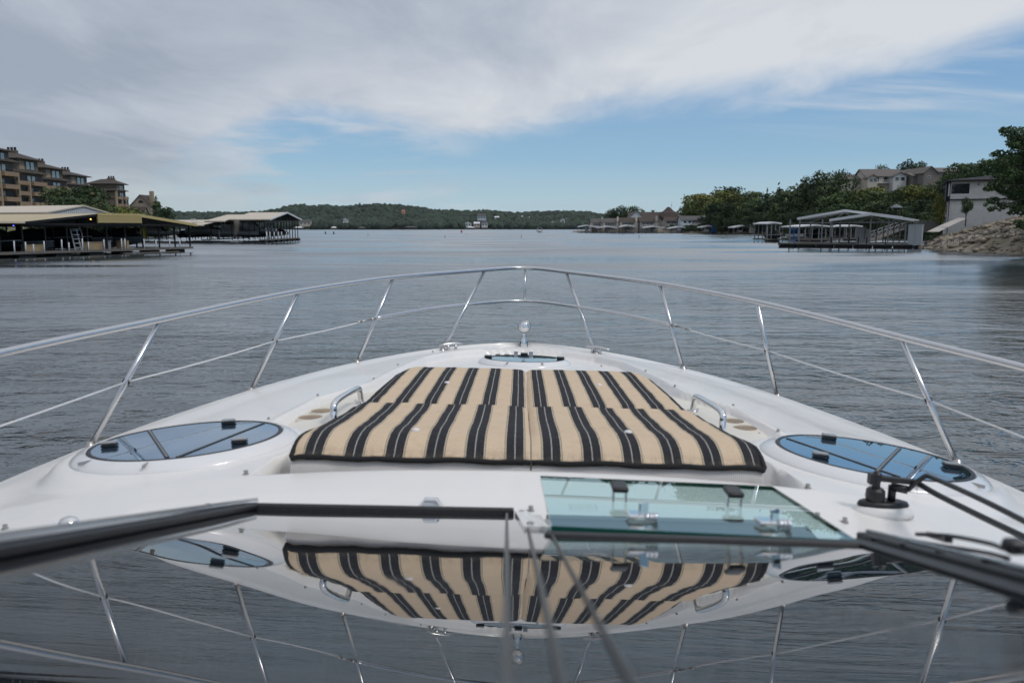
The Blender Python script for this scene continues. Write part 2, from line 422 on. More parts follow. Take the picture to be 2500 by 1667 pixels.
# smooth the half-beam by averaging
def hws(y): return sum(hw(min(y + k * 0.04, 5.83 if y > 5.1 else 9)) for k in (-2, -1, 0, 1, 2)) / 5 if y < 5.1 else hw(y)
def sstep(a, b, x):
    t = min(1, max(0, (x - a) / (b - a))); return t * t * (3 - 2 * t)
def dc(y): return interp(y, [-2, 1.75, 1.92, 2.1, 3, 4.1, 5, 5.83], [.64, .668, .662, .654, .700, .742, .80, .862])
def de(y): return .848 + .018 * (5.83 - y)
# inner well (foredeck) and sun-pad recess half widths
def well_w(y): return interp(y, [2.6, 2.95, 3.4, 3.75, 4.3, 4.9, 5.25, 5.42, 5.50], [.93, .955, .91, .745, .69, .62, .46, .28, 0.0])
def rec_w(y): return interp(y, [2.25, 2.6, 3.0, 3.5, 4.12], [.750, .71, .668, .655, .63])
def deck_d(x, y):
    h = max(hws(y), 1e-4); a = min(1.0, abs(x) / h)
    d = dc(y) + (de(y) - dc(y)) * a ** 2.3
    # raised lip at the rail, rolling over at the very edge
    d -= 0.012 * sstep(0.80, 0.93, a)
    d += 0.018 * sstep(0.965, 1.0, a)
    if y > 2.55:
        ww = well_w(y); inx = sstep(0.0, 0.022, ww - abs(x)) * sstep(2.62, 2.80, y) if ww > 0 else 0
        if y > 5.2: inx = sstep(0.0, 0.05, ww - abs(x)) if ww > 0 else 0
        d += 0.040 * inx
        # moulded bead on the crest of the step
        q = abs(x) - ww - 0.012
        if ww > 0: d -= 0.008 * math.exp(-(q / 0.014) ** 2) * sstep(2.75, 2.95, y)
    if 2.0 < y < 4.3:
        r = rec_w(y)
        ins = sstep(0.0, 0.014, r - abs(x)) * sstep(2.104, 2.128, y) * sstep(4.16, 4.10, y)
        d += 0.150 * ins
    # deck plinths under the side hatches
    for sx in (-1, 1):
        rr = math.hypot(x - sx * HX, y - HY)
        if rr < .45: k = sstep(0.45, 0.375, rr); d = d * (1 - k) + k * (.748 + .075 * sx * (x - sx * HX) + .045 * (y - HY))
    # soft ledge ahead of the windscreen
    d += .007 * sstep(1.905, 1.888, y) * sstep(1.00, .985, abs(x)) * sstep(1.0, 1.1, y)
    d += .0035 * (math.exp(-((abs(x - .005) - .055) / .006) ** 2)) * sstep(2.08, 2.06, y) * sstep(1.90, 1.92, y)
    return d
HX, HY, HR = 1.135, 2.575, 0.300

boat = thing('motor_yacht', 'white motor yacht seen over its windscreen with steel bow rail and sun pad', 'boat', (0, 0, 0), M=BOAT_M)

# deck skin
ys = list(np.concatenate([np.linspace(-2.0, 1.5, 16), np.linspace(1.53, 2.0, 14), np.linspace(2.02, 2.2, 19), np.linspace(2.22, 4.0, 90), np.linspace(4.02, 4.25, 20), np.linspace(4.27, 5.2, 45), np.linspace(5.215, 5.7, 34), np.linspace(5.708, 5.829, 16)]))
NT_ = 250
ts = np.sin(np.linspace(-1, 1, NT_ + 1) * math.pi / 2 * 0.985) / math.sin(math.pi / 2 * 0.985)
ts = 0.65 * np.linspace(-1, 1, NT_ + 1) + 0.35 * ts
CUPS = []
mb = MB()
for y in ys:
    hh = hws(y)
    for tt in ts:
        x = tt * hh; mb.v.append((x, y, CAM_H - deck_d(x, y)))
def cup_xy(): return CUPS
for sgn in (-1, 1):
    CUPS.append((sgn * 0.845, 3.21)); CUPS.append((sgn * 0.862, 3.085))
for i in range(len(ys) - 1):
    for k in range(NT_):
        a = i * (NT_ + 1) + k
        c = [(mb.v[a][j] + mb.v[a + NT_ + 2][j]) / 2 for j in (0, 1)]
        if 2.7 < c[1] < 3.4 and any(math.hypot(c[0] - q[0], c[1] - q[1]) < 0.053 for q in CUPS): continue
        mb.f.append((a, a + 1, a + NT_ + 2, a + NT_ + 1))
deck = mb.build('deck', gel, boat, smooth=True)
# hull sides
mb = MB(); n = 0
prof = [(1.0, 0.0), (1.012, 0.03), (1.0, 0.06), (0.97, 0.45), (0.90, 1.0), (0.80, 1.75)]
yy = [y for y in ys[::4]] + [5.829]
for y in yy:
    hh = hws(y)
    for sx in (-1, 1):
        for k, (f, dz) in enumerate(prof):
            top = CAM_H - deck_d(hh, y)
            # flare: hull narrows and rakes aft below the sheer
            rake = 0.9 * (dz / 1.75) * sstep(3.0, 5.8, y)
            mb.v.append((sx * hh * (f if k > 2 else 1) + sx * (0.012 if k == 1 else 0), y - rake, top - dz))
P_ = len(prof)
for i in range(len(yy) - 1):
    for s in (0, 1):
        for k in range(P_ - 1):
            a = (i * 2 + s) * P_ + k; b_ = ((i + 1) * 2 + s) * P_ + k
            mb.f.append((a, a + 1, b_ + 1, b_) if s == 0 else (a, b_, b_ + 1, a + 1))
hull = mb.build('hull', gel, boat, smooth=True)
# rub rail along the sheer
for sx in (-1, 1):
    pts = []
    for y in yy:
        hh = hws(y); pts.append((sx * (hh + 0.010), y, CAM_H - deck_d(hh, y) - 0.055))
    MB().tube(pts, 0.016, 6).build('rub_rail', M_STEEL, boat, smooth=True)

# ---- bow rail
def rail_pt(y, x, d): return Vector((x, y, CAM_H - d))
RL = [(-2.0, 1.80, .46), (0.6, 1.77, .45), (1.7, 1.70, .43), (2.5, 1.62, .415), (3.19, 1.495, .40), (3.72, 1.37, .38), (4.23, 1.22, .36), (4.67, 1.05, .345), (5.07, .85, .33), (5.50, .58, .32), (5.86, .30, .31), (6.05, .13, .302), (6.11, .0, .30)]
def crspline(P, n=6):
    out = []
    P = [Vector(p) for p in P]
    for i in range(len(P) - 1):
        p0, p1, p2, p3 = P[max(i - 1, 0)], P[i], P[i + 1], P[min(i + 2, len(P) - 1)]
        for k in range(n):
            t = k / n
            out.append(0.5 * ((2 * p1) + (-p0 + p2) * t + (2 * p0 - 5 * p1 + 4 * p2 - p3) * t * t + (-p0 + 3 * p1 - 3 * p2 + p3) * t ** 3))
    out.append(P[-1]); return out
side = [Vector((x, y, CAM_H - d)) for y, x, d in RL]
full = [Vector((-p.x, p.y, p.z)) for p in side] + side[::-1][1:]
rail_path = crspline(full, 6)
rail = MB().tube(rail_path, 0.0140, 12).build('bow_rail', M_CHROME, boat, smooth=True)
# stanchions: (rail y,x,d) -> deck y,x
ST = [((2.35, 1.635, .42), (2.02, 1.80)) , ((3.19, 1.495, .40), (3.02, 1.68)), ((4.23, 1.22, .36), (4.16, 1.415)), ((5.07, .85, .33), (5.07, 1.03)), ((5.86, .30, .31), (5.60, .535))]
ST[0] = ((1.75, 1.695, .43), (1.60, 1.83))
STPX = {(-1, 1): (207, 1020), (-1, 2): (576, 893), (-1, 3): (820, 831), (-1, 4): (1016, 804), (1, 1): (2198, 1060), (1, 2): (1819, 915), (1, 3): (1569, 846), (1, 4): (1369, 811)}
mids = {}
for sx in (-1, 1):
    for k, ((ry, rx, rd), (by, bx)) in enumerate(ST):
        if k:
            q = BS(*STPX[(sx, k)]); bx, by = abs(q.x), q.y
        hh = hws(by); bx = min(bx, hh * 0.985)
        base = Vector((sx * bx, by, CAM_H - deck_d(bx, by) - 0.003)); top = Vector((sx * rx, ry, CAM_H - rd - 0.004))
        st = MB().tube([base, top], 0.0108, 10).build('stanchion', M_CHROME, boat, smooth=True)
        MB().lathe([(0.026, 0), (0.026, 0.004), (0.015, 0.010), (0.013, 0.02)], base, 14).build('base_flange', M_STEEL, st, smooth=True)
        mids[(sx, k)] = base.lerp(top, 0.50 if k < 3 else (0.52 if k == 3 else 0.56))
mc = Vector((0, 6.03, CAM_H - .545))
mid_path = crspline([mids[(-1, 3)], mids[(-1, 4)].lerp(mids[(-1, 3)], .45) + Vector((-.03, .03, 0)), mids[(-1, 4)], mc, mids[(1, 4)], mids[(1, 4)].lerp(mids[(1, 3)], .45) + Vector((.03, .03, 0)), mids[(1, 3)]], 6)
mid_rail = MB().tube(mid_path, 0.0105, 10).build('lower_rail', M_CHROME, boat, smooth=True)
MB().tube([mc, Vector((0, 6.11, CAM_H - .302))], 0.0075, 8).build('centre_strut', M_CHROME, boat, smooth=True)
for sx in (-1, 1):
    chain = [mids[(sx, 3)], mids[(sx, 2)], mids[(sx, 1)], mids[(sx, 0)]]
    chain.append(chain[-1] + Vector((sx * .12, -1.6, 0)))
    for a, b_ in zip(chain[:-1], chain[1:]):
        pts = [a.lerp(b_, k / 6) - Vector((0, 0, 0.006 * math.sin(math.pi * k / 6))) for k in range(7)]
        wr = MB().tube(pts, 0.0034, 6).build('lifeline_wire', M_WIRE, boat, smooth=True)
    a, b_ = chain[0], chain[1]; d = (b_ - a).normalized()
    tb = MB(); tb.tube([a + d * 0.01, a + d * 0.05], 0.010, 8); tb.tube([a + d * 0.05, a + d * 0.15], 0.0055, 8); tb.tube([a + d * 0.15, a + d * 0.19], 0.008, 8)
    tb.build('turnbuckle', M_STEEL, boat, smooth=True)
    for k in (1, 2, 3):
        MB().lathe([(0.013, -0.004), (0.016, 0), (0.013, 0.004)], n=10, M=Matrix.Translation(chain[k]) @ Matrix.Rotation(R(90), 4, 'X')).build('wire_grommet', M_BLACK, boat, smooth=True)

# ---- local frame on the deck
def deck_frame(x, y, flat=1.0, lift=0.0, yawd=0.0):
    e = 0.03
    sx_ = (deck_d(x + e, y) - deck_d(x - e, y)) / (2 * e) * flat; sy_ = (deck_d(x, y + e) - deck_d(x, y - e)) / (2 * e) * flat
    n = Vector((sx_, sy_, 1)).normalized()
    q = n.to_track_quat('Z', 'Y').to_matrix().to_4x4()
    ux = Vector((1, 0, 0)); ux = (ux - n * ux.dot(n)).normalized(); uy = n.cross(ux)
    M = Matrix((( ux.x, uy.x, n.x, x), (ux.y, uy.y, n.y, y), (ux.z, uy.z, n.z, CAM_H - deck_d(x, y) + lift), (0, 0, 0, 1)))
    return M @ Matrix.Rotation(yawd, 4, 'Z')
def local_part(mb, M):
    mb.v = [tuple(M @ Vector(v)) for v in mb.v]; return mb

def latch_knob(M, parent, w=0.060, s=1.0):
    M = M @ Matrix.Scale(.80, 4)
    kb = MB(); kb.box(-w / 2, w / 2, -0.018, 0.018, 0.0, 0.012); k = local_part(kb, M).build('latch_base', M_BLACK, parent); bevel(k, .003)
    kb = MB(); kb.add([(-w / 2, -.019, .013), (w / 2, -.019, .013), (w / 2, .012, .013), (w / 2 - .012, .021, .013), (-w / 2, .021, .013),
                       (-w / 2, -.019, .022), (w / 2, -.019, .022), (w / 2, .012, .022), (w / 2 - .012, .021, .022), (-w / 2, .021, .022)],
                      [(4, 3, 2, 1, 0), (5, 6, 7, 8, 9), (0, 1, 6, 5), (1, 2, 7, 6), (2, 3, 8, 7), (3, 4, 9, 8), (4, 0, 5, 9)])
    k2 = local_part(kb, M).build('latch_cap', M_STEEL2, k); bevel(k2, .003)
M_STEEL2 = pmat('grey_acrylic_cap', (0.30, 0.31, 0.32), 0.25)

def hatch(cx, cy, r, flatn, sx=1, small=False):
    M = deck_frame(cx, cy, 0.0)
    # average deck slope over the hatch, flattened a little
    e = r + .03
    gx = (deck_d(cx + e, cy) - deck_d(cx - e, cy)) / (2 * e) * flatn; gy = (deck_d(cx, cy + e) - deck_d(cx, cy - e)) / (2 * e) * flatn
    if not small: gx, gy = sx * .075, .045
    n = Vector((gx, gy, 1)).normalized(); ux = Vector((1, 0, 0)); ux = (ux - n * ux.dot(n)).normalized(); uy = n.cross(ux)
    dm = min(deck_d(cx + r * math.cos(a), cy + r * math.sin(a)) for a in [k * .4 for k in range(16)])
    hz = CAM_H - deck_d(cx, cy) + 0.004
    M = Matrix(((ux.x, uy.x, n.x, cx), (ux.y, uy.y, n.y, cy), (ux.z, uy.z, n.z, hz), (0, 0, 0, 1)))
    w = 0.055 if not small else 0.05
    root = local_part(MB().lathe([(r + w, -0.06), (r + w, -0.004), (r + w - 0.006, 0.003), (r + w * .62, 0.014), (r + w * .30, 0.021), (r + 0.008, 0.0235), (r + 0.003, 0.020), (r + 0.003, 0.004), (r * .5, 0.003)], n=72), M).build('hatch', M_BEZEL, boat, smooth=True, sharp=50)
    local_part(MB().lathe([(r + 0.0028, 0.005), (r + 0.0028, 0.0235), (r - 0.008, 0.0245), (r - 0.010, 0.0225), (r - 0.010, 0.005)], n=72), M).build('gasket', M_RUBBER, root, smooth=True)
    local_part(MB().lathe([(r - 0.0102, 0.006), (r - 0.0102, 0.0225), (0.0, 0.0232)], n=72), M).build('glass_pane', M_HATCH, root)
    # split lines of the bezel facing the helm
    for a in ((-112, -68) if small else ((-128, -88) if sx < 0 else (-92, -52))):
        a = R(a); d = Vector((math.cos(a), math.sin(a), 0)); pt = d.cross(Vector((0, 0, 1)))
        sm = MB(); sm.obox(d * (r + w * .55) + Vector((0, 0, 0.0175)), d * (w * .42), pt * .0012, Vector((0, 0, .005))); local_part(sm, M).build('bezel_joint', M_STEEL, root)
    if not small:
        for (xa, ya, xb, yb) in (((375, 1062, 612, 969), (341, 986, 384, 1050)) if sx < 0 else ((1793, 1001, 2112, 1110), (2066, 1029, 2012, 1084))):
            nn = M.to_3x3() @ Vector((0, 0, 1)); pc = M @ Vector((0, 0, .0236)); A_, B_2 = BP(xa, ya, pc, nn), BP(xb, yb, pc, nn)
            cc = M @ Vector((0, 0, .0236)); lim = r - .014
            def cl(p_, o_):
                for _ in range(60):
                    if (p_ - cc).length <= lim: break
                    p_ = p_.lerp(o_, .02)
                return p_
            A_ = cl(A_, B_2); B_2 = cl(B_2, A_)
            gb = MB().bar(A_, B_2, .013, .0024, nn).build('bar_on_glass', M_RUBBER, root)  # bars added on the pane to model the reflected rail and stanchion
            MB().bar(A_ + nn * .0014, B_2 + nn * .0014, .004, .002, nn).build('rail_reflection_trim', M_STEEL, gb)
    angs = (182, 90, 2) if small else ((196, 78, -28) if sx < 0 else (102, 208, -16))
    for a in angs:
        a = R(a); q = 0.80 if not small else 0.93
        K = M @ Matrix.Translation((r * q * math.cos(a), r * q * math.sin(a), 0.0232)) @ Matrix.Rotation(R(8) * -sx if not small else 0, 4, 'Z')
        latch_knob(K, root, 0.060)
    # printed notice on the glass
    if not small:
        pm = MB()
        for i in range(5):
            for j in range(3):
                pm.add([(sx * -.05 + i * .018 * -sx, r * .78 + j * .012, .0236), (sx * -.05 + (i * .018 + .014) * -sx, r * .78 + j * .012, .0236), (sx * -.05 + (i * .018 + .014) * -sx, r * .78 + j * .012 + .007, .0236), (sx * -.05 + i * .018 * -sx, r * .78 + j * .012 + .007, .0236)], [(0, 1, 2, 3)])
        local_part(pm, M).build('printed_notice', M_STEEL, root)
    return root, M
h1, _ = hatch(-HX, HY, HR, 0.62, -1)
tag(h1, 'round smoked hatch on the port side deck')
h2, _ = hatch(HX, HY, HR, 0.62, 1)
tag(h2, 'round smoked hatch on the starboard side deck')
h3, HM = hatch(0.0, 4.94, 0.245, 1.0, 1, small=True)
tag(h3, 'round smoked hatch on the foredeck')
# foredeck hardware behind the bow hatch
for x in (-.175, -.115):
    fs = local_part(MB().lathe([(0.026, 0), (0.028, 0.006), (0.014, 0.016), (0.016, 0.024), (0.018, 0.027), (0, 0.028)], n=14), deck_frame(x, 5.22)).build('foot_switch', M_BLACK, boat, smooth=True, sharp=40)
for x in (-.055, .045):
    hm = MB(); hm.box(-.014, .014, -.01, .03, 0, .012); hm.box(-.014, .014, .004, .012, .0, .05)
    o = local_part(hm, deck_frame(x, 5.205)).build('hatch_hinge', M_CHROME, boat); bevel(o, .004)
# searchlight on the stem
sx0 = Vector((0, 5.80, CAM_H - deck_d(0, 5.79)))
sl = MB().lathe([(0.030, -0.01), (0.028, 0.02), (0.020, 0.045), (0.013, 0.060), (0.010, 0.075), (0.012, 0.10), (0, .101)], sx0, 16).build('searchlight', M_CHROME2, boat, smooth=True)
SM = Matrix.Translation(sx0 + Vector((0, 0, 0.146))) @ Matrix.Rotation(R(84), 4, 'X')
local_part(MB().lathe([(0, .05), (.028, .046), (.040, .030), (.0455, .0), (.043, -.010), (.040, -.012)], n=28), SM @ Matrix.Rotation(R(180), 4, 'X')).build('lamp_housing', M_CHROME2, sl, smooth=True)
local_part(MB().lathe([(.0465, -.004), (.0475, .004), (.0455, .012), (.040, .013), (.038, .008)], n=28), SM).build('lamp_rim', M_STEEL, sl, smooth=True)
local_part(MB().lathe([(.0385, .008), (.030, .015), (.016, .020), (0, .0215)], n=28), SM).build('lamp_mirror_back', M_CHROME2, sl, smooth=True)
for dx in (-.022, .022):
    MB().box(dx - .006, dx + .006, 5.785, 5.815, sx0.z - .01, sx0.z + .035).build('bracket', M_BLACK, sl)
# bow cleats
for sx in (-1, 1):
    K = deck_frame(sx * .50, 5.46) @ Matrix.Rotation(R(-32) * sx, 4, 'Z')
    cl = local_part(MB().tube([(-.10, 0, .034), (-.06, 0, .040), (0, 0, .042), (.06, 0, .040), (.10, 0, .034)], [.004, .009, .011, .009, .004], 8), K).build('cleat', M_CHROME, boat, smooth=True)
    for q in (-.03, .03): local_part(MB().tube([(q, 0, -.004), (q, 0, .036)], [.012, .008], 8), K).build('cleat_post', M_CHROME, cl, smooth=True)

# ---- cup-holder trays
def fill_plate(loop, holes, zf, th):
    bm = bmesh.new(); edges = []
    def ring(pts):
        vs = [bm.verts.new((p[0], p[1], 0)) for p in pts]
        for i in range(len(vs)): edges.append(bm.edges.new((vs[i], vs[(i + 1) % len(vs)])))
    ring(loop)
    for h in holes: ring(h)
    bmesh.ops.triangle_fill(bm, use_beauty=True, edges=edges)
    hc = [(sum(p[0] for p in h) / len(h), sum(p[1] for p in h) / len(h)) for h in holes]
    bmesh.ops.delete(bm, geom=[f for f in bm.faces if any(math.hypot(f.calc_center_median().x - c[0], f.calc_center_median().y - c[1]) < .0485 for c in hc)], context='FACES_ONLY')
    vs = [tuple(v.co) for v in bm.verts]; bm.verts.index_update(); fs = [tuple(v.index for v in f.verts) for f in bm.faces]; bd = [(e.verts[0].index, e.verts[1].index) for e in bm.edges if len(e.link_faces) == 1]
    bm.free()
    out = MB(); n = len(vs)
    out.v = [(x, y, zf(x, y)) for x, y, _ in vs] + [(x, y, zf(x, y) - th) for x, y, _ in vs]
    for f in fs:
        a, b_, c = [Vector((vs[i][0], vs[i][1], 0)) for i in f]
        if (b_ - a).cross(c - a).z < 0: f = f[::-1]
        out.f.append(f)
    out.f += [(a, b_, b_ + n, a + n) for a, b_ in bd]
    return out
for sx in (-1, 1):
    lp = [(.685, 3.70), (.765, 3.60), (.865, 3.42), (.912, 3.22), (.925, 3.05), (.915, 2.95), (.83, 2.83), (.765, 2.76), (.715, 2.74), (.693, 2.9), (.683, 3.2), (.677, 3.5)]
    lp = [(sx * a, b_) for a, b_ in lp]
    # subdivide the outline
    l2 = []
    for i in range(len(lp)):
        a, b_ = lp[i], lp[(i + 1) % len(lp)]
        for k in range(3): l2.append((a[0] + (b_[0] - a[0]) * k / 3, a[1] + (b_[1] - a[1]) * k / 3))
    cups = [c for c in CUPS if c[0] * sx > 0]
    holes = [[(c[0] + .049 * math.cos(k * math.pi / 12), c[1] + .049 * math.sin(k * math.pi / 12)) for k in range(24)] for c in cups]
    zf = lambda x, y: CAM_H - (dc(y) + (de(y) - dc(y)) * (abs(x) / hws(y)) ** 2.3) - 0.022
    tr = fill_plate(l2, holes, zf, 0.018).build('cup_tray', M_CREAM, boat)
    for c in cups:
        z = zf(*c)
        cw = MB().lathe([(.0525, -.004), (.0525, .002), (.049, .003), (.0475, .0005), (.047, -.003)], (c[0], c[1], z), 28).build('cup_rim', M_CREAM, tr, smooth=True, sharp=60)
        MB().lathe([(.0471, -.002), (.043, -.03), (.040, -.085), (0, -.086)], (c[0], c[1], z), 28).build('cup_well', M_CUP, cw, smooth=True, sharp=60)
    for q in ((.75, 3.42), (.86, 3.2), (.90, 3.02), (.72, 2.78), (.70, 3.1)):
        MB().lathe([(.006, 0), (.005, .002), (0, .0025)], (sx * q[0], q[1], zf(sx * q[0], q[1])), 8).build('tray_screw', M_STEEL, tr)
    # grab handle
    f0 = Vector((sx * .725, 2.905, zf(sx * .725, 2.905))); f1 = Vector((sx * .715, 3.36, zf(sx * .715, 3.36)))
    up = Vector((sx * .010, 0, .085))
    path = crspline([f0, f0 + Vector((sx * .004, .012, .040)), f0 + Vector((sx * .006, .062, .074)), f1 + Vector((sx * .006, -.060, .072)), f1 + Vector((sx * .004, -.010, .050)), f1], 7)
    gh = MB().tube(path, 0.0125, 12).build('grab_handle', M_CHROME2, boat, smooth=True)
    for q in (f0, f1): MB().lathe([(.023, -.002), (.023, .003), (.014, .006)], q, 18).build('handle_flange', M_CHROME, gh, smooth=True)

# ---- snap studs and small screws
studs = [(565, 1089), (1210, 1085), (1219, 1145), (478, 1166), (541, 1163), (1855, 1120), (1877, 1187), (1940, 1198), (12, 1214), (1219, 1172)]
for x, y in studs:
    p = BS(x, y)
    MB().lathe([(.0085, -.002), (.0085, .002), (.0052, .003), (.0052, .0075), (.0062, .0085), (.0062, .011), (0, .012)], p, 12).build('snap_stud', M_STEEL, boat, smooth=True, sharp=40)
for x, y in [(617, 962), (730, 908), (859, 870), (914, 838), (994, 808), (1171, 838), (1381, 841), (1483, 852), (1550, 887), (1684, 931), (1787, 989)]:
    p = BS(x, y)
    MB().lathe([(.0065, -.002), (.0065, .002), (.0045, .003), (.005, .007), (0, .008)], p, 10).build('snap_stud', M_STEEL, boat, smooth=True, sharp=40)
# chrome washer nozzle and deck filler
p = BS(990, 1161)
nz = MB().add([(p.x + a, p.y + b_, p.z + c) for a, b_, c in [(-.030, -.014, 0), (.030, -.014, 0), (.030, .014, 0), (-.030, .014, 0), (-.015, -.008, .020), (.015, -.008, .020), (.015, .008, .020), (-.015, .008, .020)]],
              [(0, 1, 5, 4), (1, 2, 6, 5), (2, 3, 7, 6), (3, 0, 4, 7), (4, 5, 6, 7)]).build('washer_nozzle', M_CHROME2, boat); bevel(nz, .003)
p = BS(160, 1222)
fl = MB().lathe([(.030, 0), (.030, .004), (.025, .010), (.023, .026), (.018, .034), (.008, .038), (0, .039)], p, 16).build('deck_filler', M_CHROME2, boat, smooth=True)
MB().lathe([(.012, -.02), (.013, 0), (.010, .012), (0, .014)], n=12, M=Matrix.Translation(p + Vector((.030, -.005, .016))) @ Matrix.Rotation(R(70), 4, 'Y')).build('filler_lug', M_CHROME2, fl, smooth=True)

# ---- windscreen
WA, WS_ = R(17.4), .097
WN = Vector((0, math.sin(WA), math.cos(WA)))
def wpz(y, off=0.0): return CAM_H - (y * math.sin(WA) + WS_ - off) / math.cos(WA)
WX = -0.045
def wp(x, y, off=0.0): return Vector((x + WX, y, wpz(y, 0))) + WN * off
XL, XR = -.585, .585
ws = MB()
poly = [(-.43, -.27), (.335, -.27), (.58, 1.275), (.064, 1.255), (.064, 1.785), (-.585, 1.715)]
top = [wp(x, y) for x, y in poly]; bot = [wp(x, y, -.006) for x, y in poly]; n = len(poly)
ws.add(top + bot, [(0, 1, 2, 3), (0, 3, 4, 5), tuple(range(2 * n - 1, n - 1, -1))] + [(i, i + n, (i + 1) % n + n, (i + 1) % n) for i in range(n)])
wsr = ws.build('windscreen', M_WSG, boat)
tag(wsr, 'tinted raked windscreen glass mirroring the deck')
SILV = pmat('anodised_silver_trim', (0.62, 0.67, 0.73), 0.16, 0.9)
def wbar(x0, y0, x1, y1, w, h, name, mat, o0=0.0, parent=None):
    a, b_ = wp(x0, y0, o0 + h / 2), wp(x1, y1, o0 + h / 2)
    o = MB().bar(a, b_, w, h, WN).build(name, mat, parent or wsr); bevel(o, min(w, h) * .3, 3); return o
# port side frame: rubber body with a silver cap strip
wbar(-.580, 1.72, -.430, -.25, .020, .013, 'side_gasket', M_RUBBER)
wbar(-.590, 1.735, -.440, -.25, .018, .008, 'side_cap', SILV, .013)
wbar(-.602, 1.735, -.452, -.25, .005, .010, 'side_trim', M_STEEL, .012)
wbar(-.585, 1.735, -.435, -.25, .004, .004, 'cap_bead', M_CHROME, .021)
# forward sill, port half
o = MB().bar(wp(-.585, 1.700, .004), wp(.0, 1.782, .004), .022, .020, WN).build('forward_gasket', M_RUBBER, wsr); bevel(o, .006, 3)
o = MB().bar(wp(-.590, 1.718, .008), wp(.0, 1.799, .008), .006, .012, WN).build('forward_trim', SILV, wsr)
# starboard sill behind the vent pane
o = MB().bar(wp(.050, 1.207, -.002), wp(.63, 1.157, -.002), .060, .014, WN).build('hinge_rail', M_RUBBER, wsr); bevel(o, .005, 4)
# starboard side frame
wbar(.585, 1.28, .340, -.25, .020, .012, 'side_gasket', M_RUBBER)
wbar(.594, 1.28, .349, -.25, .007, .005, 'side_cap', SILV, .012)
wbar(.552, 1.25, .318, -.25, .034, .004, 'side_seal', M_RUBBER)
# centre mullions
M_MUL = pmat('dull_dark_mullion_steel', (0.16, 0.155, 0.15), 0.4, 1.0)
wbar(-.016, 1.80, .005, -.28, .0056, .004, 'mullion', M_MUL)
wbar(.026, 1.78, .0235, -.28, .0046, .004, 'mullion', M_MUL)
wbar(.061, 1.30, .054, -.28, .0030, .003, 'mullion', M_MUL)
# centre plate
cpp = MB(); q = [wp(.002, 1.79, .008), wp(.030, 1.79, .008), wp(.064, 1.30, .006), wp(.018, 1.30, .006)]
cpp.add(q + [v - WN * .008 for v in q], [(3, 2, 1, 0), (0, 1, 5, 4), (1, 2, 6, 5), (2, 3, 7, 6), (3, 0, 4, 7)])
o = cpp.build('centre_plate', M_BEZEL, wsr)
for yy_, xx_ in ((1.77, .018), (1.36, .030)): MB().lathe([(.007, 0), (.006, .003), (0, .0035)], wp(xx_, yy_, .006), 10).build('plate_screw', M_STEEL, wsr)
# side panes falling from the screen to the deck
for sx, xt, xb in ((-1, -.595, -.70), (1, .60, .74)):
    sp = MB(); N = 12
    for i in range(N + 1):
        y = (1.72 if sx < 0 else 1.27) - i * (1.97 if sx < 0 else 1.52) / N
        xt2 = (-.59 + (1.735 - y) * .0756) if sx < 0 else (.592 - (1.28 - y) * .160); a = wp(xt2, y, .004)
        xb = xt2 + sx * (.11) + WX; zb = CAM_H - deck_d(xb, y) - .01
        sp.v += [tuple(a), (xb, y, min(zb, a.z - .004))]
    for i in range(N): sp.f.append((2 * i, 2 * i + 1, 2 * i + 3, 2 * i + 2) if sx > 0 else (2 * i, 2 * i + 2, 2 * i + 3, 2 * i + 1))
    sp.build('side_pane', M_WSG, wsr)
# dark dash below the glass
da = MB(); da.box(-.63, .62, -.28, 1.735, CAM_H - .69, CAM_H - .655)
da.build('dashboard', M_DARK, boat)
# lip round the vent opening
lip = MB(); lip.bar((.03, 1.745, CAM_H - .655), (.56, 1.745, CAM_H - .655), .02, .012)
lip.build('opening_lip', M_RUBBER, boat)
# white ledge under the open vent, beside the centre plate
wh = MB(); wh.tube([(.030, 1.72, CAM_H - .655), (.035, 1.50, CAM_H - .60), (.042, 1.32, CAM_H - .53)], .009, 8)
wh.build('hose', M_STEEL, boat, smooth=True)

# ---- open vent pane
PV = R(8.2); PN = Vector((0, math.sin(PV), math.cos(PV))); P0 = Vector((0, 1.262, CAM_H - .479))
cs = [BP(1241, 1092, P0, PN), BP(1773, 1116, P0, PN), BP(1968, 1240, P0, PN), BP(1266, 1207, P0, PN)]
vp = thing('vent_pane', None, None, cs[3], M=BOAT_M)
# it is a moving part of the boat: parent it under the yacht instead
bpy.data.objects.remove(vp); del vp
g = MB(); th = .009
low = [c - PN * th for c in cs]
e_ = .0004
g.add(cs + low, [(0, 3, 2, 1), (4, 5, 6, 7)])
vent = g.build('vent_pane', M_GLASS, boat)
tag(vent, 'pale green glass vent pane propped open over the deck')
ge = MB()
for i in range(4):
    a, b_ = cs[i], cs[(i + 1) % 4]; ge.add([a, b_, b_ - PN * th, a - PN * th], [(0, 1, 2, 3)])
ge.build('pane_edge', M_GEDGE, vent)
M_BRK = pmat('clear_bracket_plastic', (0.55, 0.60, 0.62), 0.15)
for x, y in ((1422, 1148), (1684, 1160)):
    c = BP(x, y, P0, PN)
    for q in (-.012, .012): o = MB().obox(c + Vector((q, 0, .011)), (.0014, 0, 0), (0, .009, 0), (0, 0, .011)).build('latch_bracket', M_CHROME, vent)
    pdm = MB(); pdm.obox(c + Vector((0, .004, .025)), (.0155, 0, 0), (0, .024, 0), (0, 0, .0055))
    o2 = pdm.build('latch_foot', M_BLACK, o); bevel(o2, .006, 4)
